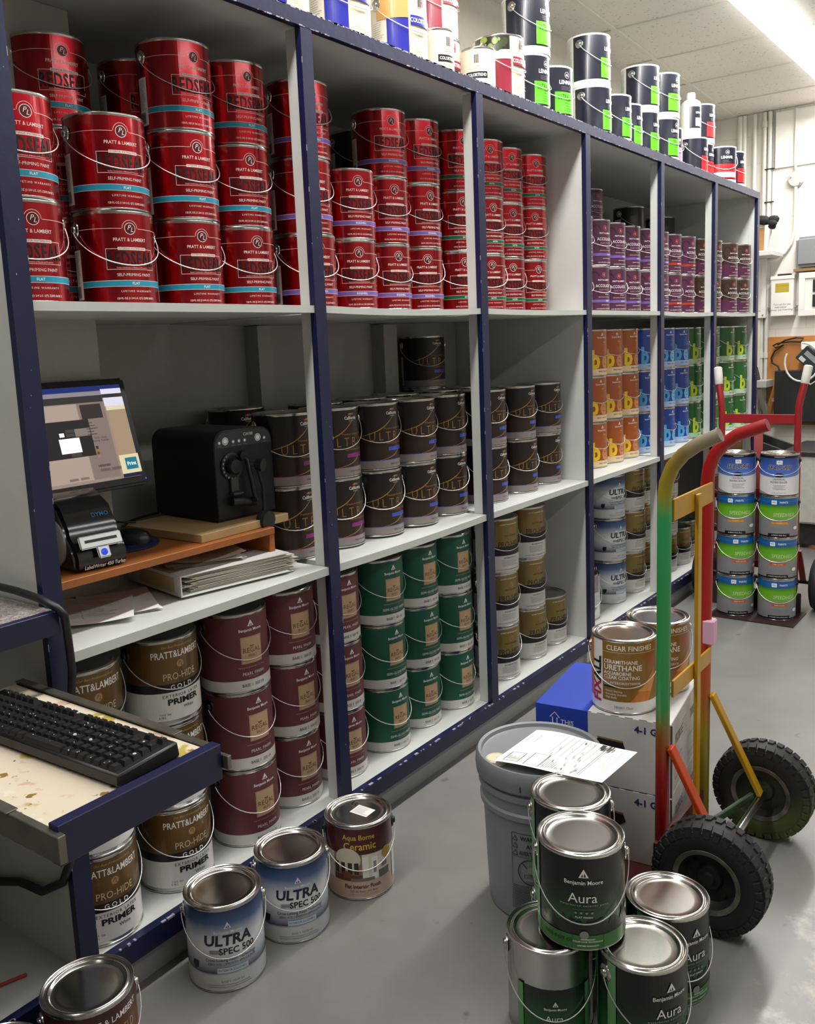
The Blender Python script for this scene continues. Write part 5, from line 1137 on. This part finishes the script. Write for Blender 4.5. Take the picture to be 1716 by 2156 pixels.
MB(O).box(xn + .012, xf - .012, yr - .012, yr - .006, .49, .53).build('cross_bar', YEL, ht, bevel=.001)
xm = (xn + xf) / 2 + .012
MB(O).box(xm - .012, xm + .012, yr - .022, yr - .0125, .06, .945).build('centre_strap', YEL, ht, bevel=.001)
MB(O).box(xn - .03, xf + .03, yr + .02, -.41, 0, .0045).box(xn - .03, xf + .03, yr + .004, yr + .02, 0, .14).build('nose_plate', mat('plate_red', '5c2420', .5), ht)
ax = -.905; rw = .126
MB(O).cyl((1.86, ax, rw), (2.29, ax, rw), .009, 14).build('axle', STEEL, ht, smooth=50)
MB(O).bar((xn, yr - .01, .375), (xn + .02, ax + .01, .15), .012, .03, up=(1, 0, 0)).build('brace', ORG, ht, bevel=.002)
MB(O).bar((xf + .004, yr - .01, .4), (2.25, ax, rw + .012), .012, .026, up=(1, 0, 0)).build('brace', YEL, ht, bevel=.002)
MB(O).bar((2.25, ax, rw), (2.1, -.87, .06), .012, .022).build('brace', GRNP, ht, bevel=.002)
MB(O).bar((2.24, ax + .015, rw + .01), (2.1, -.81, .09), .01, .02).build('brace', GRD, ht, bevel=.002)
pp = Print(); st_ = MB(O).box(xf - .0175, xf + .0175, yr - .018, yr + .012, .535, .6); st_.build('pink_tape', mat('pink_tape', 'd9a9c4', .5), ht, bevel=.004)
TY = mat('tyre_rubber', '1d1d1e', .62, bump=.15, bscale=120)
TYG = ramp_mat('tyre_oversprayed', [(-.1, '55602a'), (.03, '3d4522'), (.08, '20211f'), (.3, '1c1c1d')], axis=(0, .35, 1), rough=.62, jitter=.05, jscale=20)
RIM = mat('rim_worn', '2b2a27', .5, .3, noise=.5, nscale=22); RIMG = mat('rim_oversprayed', '3b4030', .5, .3, noise=.4, nscale=10)
def wrap_wheel(c, tm, rm):
    return wheel('wheel', ht, Vector(c) - Vector(O), rw, .078, rm, tm)
wrap_wheel((1.852, ax - .002, rw), TY, RIM); wrap_wheel((2.312, ax + .007, rw), TYG, RIMG)
# ------------------------------------------------------------------ red hand truck with eight cans
rt = thing('hand_truck', 'red hand truck with white grips carrying eight stacked cans', 'hand truck', (4.36, -.35, 0))
O2 = (4.36, -.35, 0); RED = mat('truck_red', '8f1a20', .36, noise=.1, nscale=10, bump=.05)
for s, y in ((1, -.155), (-1, -.5)):
    pts = [(4.34, y, .012), (4.34, y, .5), (4.345, y - .002 * s, .9), (4.345, y, .97), (4.35, y + .008 * s, 1.02), (4.36, y + .018 * s, 1.07), (4.375, y + .03 * s, 1.15)]
    MB(O2).tube(pts, .0155, 14).build('rail', RED, rt, smooth=50)
    a, b = Vector(pts[-2]), Vector(pts[-1]); d = (b - a)
    MB(O2).tube([a + d * .05, a + d * .1, a + d * .55, a + d * 1.02, a + d * 1.08], [.0165, .019, .0195, .0195, .013], 16).build('grip', mat('grip_white', 'd9d8cf', .5), rt, smooth=50)
for z_, h_ in ((.892, .043), (.55, .035), (.2, .035)): MB(O2).box(4.338, 4.344, -.492, -.163, z_, z_ + h_).build('cross_bar', RED, rt, bevel=.001)
MB(O2).box(4.346, 4.352, -.345, -.305, .2, .9).build('centre_strap', mat('strap_red', 'a84a4c', .5), rt, bevel=.001)
MB(O2).box(4.1, 4.35, -.555, -.175, 0, .005).box(4.32, 4.326, -.535, -.12, .005, .1).build('nose_plate', mat('truck_plate', '33201f', .45), rt)
for y in (-.14, -.515): MB(O2).bar((4.345, y, .3), (4.45, y, .13), .012, .025, up=(0, 1, 0)).build('brace', RED, rt)
MB(O2).cyl((4.45, .0, .125), (4.45, -.66, .125), .01, 12).build('axle', BLKP, rt)
for y in (-.055, -.6):
    Mx = Matrix.Translation(Vector((4.45, y, .125)) - Vector(O2)) @ Matrix.Rotation(PI / 2, 4, 'X')
    t = MB().lathe([(.07, -.036), (.1, -.042), (.118, -.036), (.125, -.022), (.1235, -.019), (.125, -.016), (.125, -.003), (.1235, 0), (.125, .003), (.125, .016), (.1235, .019), (.125, .022), (.118, .036), (.1, .042), (.07, .036)], 44, M=Mx)
    wv = t.build('wheel', TY, rt, smooth=25)
    MB().lathe([(.072, -.034), (.06, -.02), (.02, -.024), (.001, -.024)], 28, M=Mx).lathe([(.072, .034), (.06, .02), (.02, .024), (.001, .024)], 28, M=Mx).build('rim', RIM, wv, smooth=40)
g8 = 'cans stacked on the red hand truck'
for col_, (x, y, rr_) in enumerate(((4.214, -.268, (.86, .8, 1.05, .95)), (4.236, -.449, (.9, 1.0, .97, 1.0)))):
    side = ('left', 'right')[col_]
    for i, k in enumerate(('speed_o', 'speed_o', 'speed_y', 'seal')):
        lab = (f'green and grey can, orange bar, bottom of {side} stack on red truck', f'green and grey can, orange bar, second up, {side} stack on red truck',
               f'green and grey can with yellow bar, {side} stack on red truck', f'blue-topped white primer can crowning the {side} stack on red truck')[i]
        put_can(k, x, y, .0055 + .1915 * i, facecam(x, y, rr_[i]), lab, g8, .982)
# ------------------------------------------------------------------ far wall
def pipe(name, label, y, z0, z1, x=6.68, r=.014, clips=()):
    t = thing(name, label, 'pipe', (x, y, z0))
    MB().cyl((0, 0, 0), (0, 0, z1 - z0), r, 14).build('tube', mat('conduit_paint', 'd9d6cd', .4), t, smooth=50)
    for zc in clips: MB().cyl((0, 0, zc - z0 - .02), (0, 0, zc - z0 + .02), r * 1.35, 14).build('coupling', mat('conduit_paint', 'd9d6cd', .4), t, smooth=50)
    return t
pg = 'painted pipes on the far wall'
pipe('conduit_pipe', 'thick white vertical pipe nearest the shelving on the far wall', .456, .3, 2.8, r=.02)
pipe('conduit_pipe', 'second white vertical pipe from the shelving on far wall', .427, .3, 2.8, r=.016)
pipe('conduit_pipe', 'third white vertical pipe from the shelving on far wall', .357, .3, 2.8, r=.014)
pipe('conduit_pipe', 'white pipe running down behind the wall shelf, far wall', .291, .45, 2.8, r=.014, clips=(2.72, 1.15))
pipe('conduit_pipe', 'white pipe with two dark cable ties, far wall', .257, .45, 2.8, r=.014, clips=(1.15,))
t = thing('grey_cable', 'thin grey cable tied along the white pipe on far wall', 'cable', (6.68, .235, 2.0))
MB().tube([(0, 0, .8), (0, .003, .3), (-.005, 0, .0), (-.01, -.006, -.06)], .0035, 8).build('strand', GREY, t)
for zz in (2.42, 2.2): MB().box(-.018, .004, -.012, .048, zz - 2.003, zz - 1.997).build('cable_tie', BLKP, t)
po = thing('wall_board', 'large blank white sheet mounted at top of the far wall', 'board', (6.685, -.2, 2.6))
MB().box(-.006, .014, -.9, .42, -.18, .185).build('sheet', mat('white_sheet', 'efece5', .5), po)
jb = thing('junction_box', 'round grey junction box with pipes above and below, far wall', 'junction box', (6.665, .082, 2.329))
MB().lathe([(.05, -.03), (.05, 0), (.046, .006), (.001, .008)], 28, M=Matrix.Rotation(-PI / 2, 4, 'Y'), cap0=True).build('cover', mat('box_grey', 'b5b5b0', .5), jb, smooth=40)
MB().tube([(.01, .0, .045), (.01, .008, .1), (.01, .01, .2), (.01, .008, .46)], .009, 12).build('upper_pipe', mat('conduit_paint', 'd9d6cd', .4), jb, smooth=50)
MB().tube([(.01, 0, -.045), (.01, 0, -.25), (.01, .003, -.34), (.01, .02, -.42), (.01, .06, -.48), (.01, .12, -.51), (.01, .19, -.525)], .011, 12).build('lower_pipe', mat('conduit_paint', 'd9d6cd', .4), jb, smooth=50)
for k, z in enumerate((.012, -.03)): MB().cyl((-.008, .03 - .06 * k, z), (-.012, .03 - .06 * k, z), .004, 8).build('screw', STEEL, jb)
ws = thing('wall_shelf', 'small white shelf on a steel bracket beside the shelving end', 'wall shelf', (6.55, .24, 1.85))
MB().hexa([(-.16, -.085, -.03), (.13, -.085, -.03), (.13, .13, -.03), (-.16, .13, -.03)], [(-.16, -.085, 0), (.13, -.085, 0), (.13, .13, 0), (-.16, .13, 0)]).build('plank', mat('wall_shelf_paint', 'cfcfca', .5), ws, bevel=.002)
MB().bar((-.12, -.055, 0), (.12, -.035, .22), .012, .02).bar((.125, -.05, -.1), (.125, -.05, .24), .02, .012).build('bracket', mat('bracket_paint', 'd5d3cc', .5), ws)
bx = thing('small_carton', 'white and tan small carton standing on the wall shelf', 'carton', (6.47, .258, 1.85))
MB().box(-.05, .05, -.045, .05, 0, .2).build('carton_body', mat('carton_white', 'ece9e2', .5), bx, bevel=.001)
pp = Print(); pp.rect(-.046, .046, .006, .155, M_('carton_tan', 'c08a54')); pp.lines(-.03, .02, .147, .141, 2, DGREY, .002, 3)
mb, ms = pp.plane(frame_of((-.05, .002, 0), (0, -1, 0), (0, 0, 1))); mb.build('carton_print', ms, bx, smooth=0)
gl = thing('work_glove', 'bunched black work glove hanging over the small carton', 'glove', (6.42, .2, 2.03))
m_ = MB(); 
for a, b_, r_ in (((-.03, .06, .03), (-.02, -.02, .012), .03), ((-.02, -.01, .015), (-.02, -.075, .02), .026), ((-.04, -.02, 0), (-.045, -.07, -.01), .02), ((-.02, -.02, -.02), (-.03, -.06, -.03), .018)):
    A, B = Vector(a), Vector(b_); m_.tube([A, A.lerp(B, .3), A.lerp(B, .7), B, B + (B - A) * .15], [r_ * .6, r_, r_ * 1.05, r_ * .8, r_ * .2], 12)
m_.build('knit', mat('glove_knit', '14181a', .8, bump=.5, bscale=160), gl, smooth=60)
def ebox(name, label, cat, y0, y1, z0, z1, d, col='e6e4de'):
    t = thing(name, label, cat, (XF, (y0 + y1) / 2, z0)); w = (y1 - y0) / 2; h = z1 - z0
    MB().box(-d, 0, -w, w, 0, h).build('cabinet', mat('ebox_' + col, col, .4), t, bevel=.003)
    return t, w, h, d
t, w, h, d = ebox('electrical_panel', 'tall white electrical panel partly behind the shelving end', 'electrical panel', .253, .44, 1.41, 1.82, .07)
MB().box(-d - .004, -d, -w + .03, w - .02, .05, h - .04).box(-d - .006, -d - .003, -w + .05, w - .05, .08, h - .07).build('door', mat('ebox_door', 'd6d4cd', .4), t, bevel=.002)
for z in (.02,): MB().cyl((-d - .003, -w + .018, z), (-d, -w + .018, z), .006, 8).build('screw', STEEL, t)
for dy in (-.045, -.01): MB().cyl((-.04, dy, -.9), (-.04, dy, 0), .011, 12).build('conduit', mat('conduit_paint', 'd9d6cd', .4), t, smooth=50)
t, w, h, d = ebox('timer_box', 'white timer box with yellow label and handwriting, far wall', 'electrical box', .066, .214, 1.418, 1.688, .09)
MB().box(-d - .006, -d + .01, -w - .004, w + .004, h - .022, h + .002).build('lid', mat('ebox_e6e4de', 'e6e4de', .4), t, bevel=.002)
pp = Print(); pp.rect(-.045, .045, .16, .222, M_('timer_yellow', 'b7a02e')); pp.rect(-.045, .045, .203, .2045, DGREY); pp.text('Turn on for the', -.0, .078, .018, DGREY, shear=.2); pp.text('main panel', -.01, .06, .018, DGREY, shear=.2); pp.text('(lower one if working)', 0, .042, .016, DGREY, shear=.2)
mb, ms = pp.plane(frame_of((-d, 0, 0), (0, -1, 0), (0, 0, 1))); mb.build('box_print', ms, t, smooth=0)
MB().box(-.06, -.02, -.045, .04, h + .002, h + .016).build('black_strip', BLKP, t)
for y in (-w - .015, w + .018): MB().cyl((-.04, y, .06), (-.04, y, .066), .014, 10).tube([(-.04, y, .06), (-.04, y * .8, .06)], .009, 10).build('nipple', STEEL, t)
t, w, h, d = ebox('breaker_panel', 'white breaker panel with dark switches at the right frame edge', 'electrical panel', -.34, .035, 1.41, 1.7, .075)
fr = MB(); fr.box(-d - .012, -d, -w, w, 0, .04).box(-d - .012, -d, -w, w, h - .04, h).box(-d - .012, -d, w - .04, w, .04, h - .04).box(-d - .012, -d, -w, -w + .04, .04, h - .04)
fr.build('trim_frame', mat('ebox_trim', 'e2e0da', .4), t, bevel=.002)
for k in range(2): MB().box(-d - .012, -d, -w + .06, w - .09, .06 + k * .1, .14 + k * .1).build('switch', BLKP, t)
gp = thing('grey_case', 'flat grey plastic case hung above the breaker panel', 'case', (6.66, -.12, 1.74))
MB().box(-.03, .03, -.2, .187, 0, .2).build('case_shell', mat('case_grey', '7e8183', .5), gp, bevel=.02, seg=3)
pp = Print(); pp.text('Turn the main', .09, .09, .016, DGREY, shear=.2); pp.text('this a minute', .09, .072, .016, DGREY, shear=.2)
mb, ms = pp.plane(frame_of((-.03, 0, 0), (0, -1, 0), (0, 0, 1))); mb.build('handwriting', ms, gp, smooth=0)
MB().box(-.05, .03, -.25, .19, -.03, -.012).build('ledge', CARD, gp)
pw = thing('plywood_board', 'orange-brown plywood backboard fixed on the far wall', 'board', (6.68, -.2, .66))
MB().box(-.012, .018, -.7, .44, 0, .615).build('panel', mat('plywood', 'b87a3c', .55, noise=.22, nscale=5), pw)
bk = thing('black_cabinet', 'flat black metal cabinet mounted on the plywood board', 'cabinet', (6.62, -.2, .688))
MB().box(-.06, .045, -.5, .366, 0, .355).build('case', mat('cabinet_black', '1b1c1f', .5), bk, bevel=.004)
MB().box(-.03, .02, .366, .39, .14, .165).build('latch', STEEL, bk)
po = thing('power_strip', 'white power strip at the top of the plywood board', 'power strip', (6.64, -.05, 1.2))
MB().box(-.03, .02, -.25, .06, -.02, .035).build('strip', WHT, po, bevel=.004)
ad = thing('power_adapter', 'dark green power adapter tilted under the power strip', 'adapter', (6.58, -.06, 1.12))
A = Matrix.Rotation(.75, 4, 'X')
MB().box(-.03, .03, -.11, .075, -.055, .055, M=A).build('shell', mat('adapter_green', '1c2c2c', .5), ad, bevel=.004)
pp = Print(); pp.rect(-.05, .055, .0, .032, M_('adapter_tag', '9aa0a4')); pp.rect(-.055, -.012, -.045, -.018, M_('adapter_tag2', 'c4c6ca')); pp.lines(-.045, .05, .026, .006, 4, DGREY, .001, 3)
mb, ms = pp.plane(A @ frame_of((-.03, 0, 0), (0, -1, 0), (0, 0, 1))); mb.build('rating_label', ms, ad, smooth=0)
cb = thing('white_cord', 'white cord coiled in a loop below the power strip', 'cord', (6.53, -.02, 1.08))
pts = [(-.01, .0 + .11 * math.cos(a), .02 + .13 * math.sin(a)) for a in [PI * .5 + i * .26 for i in range(21)]]
MB().tube(pts, .007, 8).build('loop', mat('cord_white', 'd9d6cf', .5), cb, smooth=60)
MB().tube([(-.02, -.02, -.1), (-.025, -.06, -.13), (-.025, -.09, -.11), (-.02, -.12, -.05)], .004, 8).build('tail', mat('cord_white', 'd9d6cf', .5), cb, smooth=60)
kb = thing('extension_cable', 'black cord bundled on top of the plywood board with a plug', 'cord', (6.64, .15, 1.25))
MB().tube([(-.01, .02, -.03), (0, -.03, .0), (0, -.1, .015), (0, -.15, .01), (0, -.13, -.015), (0, -.06, -.01), (0, .02, -.02), (0, .05, -.035), (0, .03, -.05), (0, -.02, -.03), (0, .04, -.075), (0, .06, -.12), (-.005, .05, -.155), (-.01, .01, -.18), (-.01, -.005, -.22)], .006, 8).build('strand', BLKP, kb, smooth=60)
MB().box(-.03, .01, -.02, .01, -.27, -.215).build('plug', BLKP, kb, bevel=.004)
wb = thing('wall_bracket_bench', 'grey steel bracket ledge on the far wall beside the shelving end', 'bracket', (6.58, .3, .9))
MB().box(-.1, .1, -.1, .12, .03, .08).build('ledge', mat('ledge_grey', 'b4b4af', .5), wb, bevel=.003)
MB().bar((.09, -.06, .03), (.09, -.06, -.35), .03, .03).bar((-.07, -.05, .03), (.08, -.06, -.18), .03, .03).build('arm', mat('ledge_grey', 'b4b4af', .5), wb)
dt = thing('tool_box', 'small dark device with yellow marks on the grey bracket ledge', 'device', (6.55, .33, .981))
MB().hexa([(-.06, -.06, 0), (.06, -.06, 0), (.06, .07, 0), (-.06, .07, 0)], [(-.04, -.04, .09), (.06, -.04, .09), (.06, .07, .09), (-.04, .07, .09)]).build('shell', mat('device_dark', '3c3b36', .5), dt, bevel=.004)
pp = Print()
for k in range(4): pp.rect(-.03 + .014 * k, -.02 + .014 * k, .02, .06, M_('device_yellow', 'b7a83a'))
mb, ms = pp.plane(frame_of((-.056, .0, .0), (0, -1, 0), (.2, 0, .97)), .004); mb.build('stickers', ms, dt, smooth=0)
# floor by the far wall
tb = thing('utility_tub', 'white plastic utility tub on a dark base at the right edge', 'tub', (5.9, -.4, 0))
m_ = MB(); m_.hexa([(-.24, -.26, .16), (.24, -.26, .16), (.24, .24, .16), (-.24, .24, .16)], [(-.28, -.3, .6), (.28, -.3, .6), (.28, .265, .6), (-.28, .265, .6)])
m_.build('basin', mat('tub_white', 'c9c8c0', .5, noise=.08), tb, bevel=.012, seg=2)
MB().box(-.29, .29, -.31, .275, .575, .605).build('rim', mat('tub_rim', '2a2a2a', .5), tb, bevel=.004)
MB().box(-.2, .2, -.24, .2, .025, .16).build('base', mat('tub_base', '232425', .6, noise=.3), tb, bevel=.004)
MB().cyl((0, -.02, 0), (0, -.02, .025), .24, 28).build('wooden_foot', CARD, tb, smooth=40)
tr = thing('plastic_trough', 'dusty black plastic trough leaning behind the red hand truck', 'trough', (6.2, .05, .52))
A = Matrix.Rotation(.38, 4, 'X') @ Matrix.Rotation(.2, 4, 'Z')
DUST = mat('dusty_black', '2b2a28', .45, noise=.75, nscale=14)
m_ = MB(); m_.box(-.15, .15, -.3, .22, -.06, -.045, M=A).box(-.15, -.135, -.3, .22, -.06, .06, M=A).box(.135, .15, -.3, .22, -.06, .06, M=A).box(-.15, .15, .205, .22, -.06, .06, M=A).box(-.15, .15, -.3, -.285, -.06, .06, M=A)
m_.build('tray_body', DUST, tr, bevel=.004)
dk = thing('black_bin', 'black bin standing under the dusty trough', 'bin', (6.25, .08, 0))
MB().hexa([(-.16, -.16, 0), (.16, -.16, 0), (.16, .16, 0), (-.16, .16, 0)], [(-.19, -.2, .4), (.19, -.2, .4), (.19, .2, .4), (-.19, .2, .4)]).build('bin_body', mat('bin_black', '1d1d1f', .5), dk, bevel=.01)
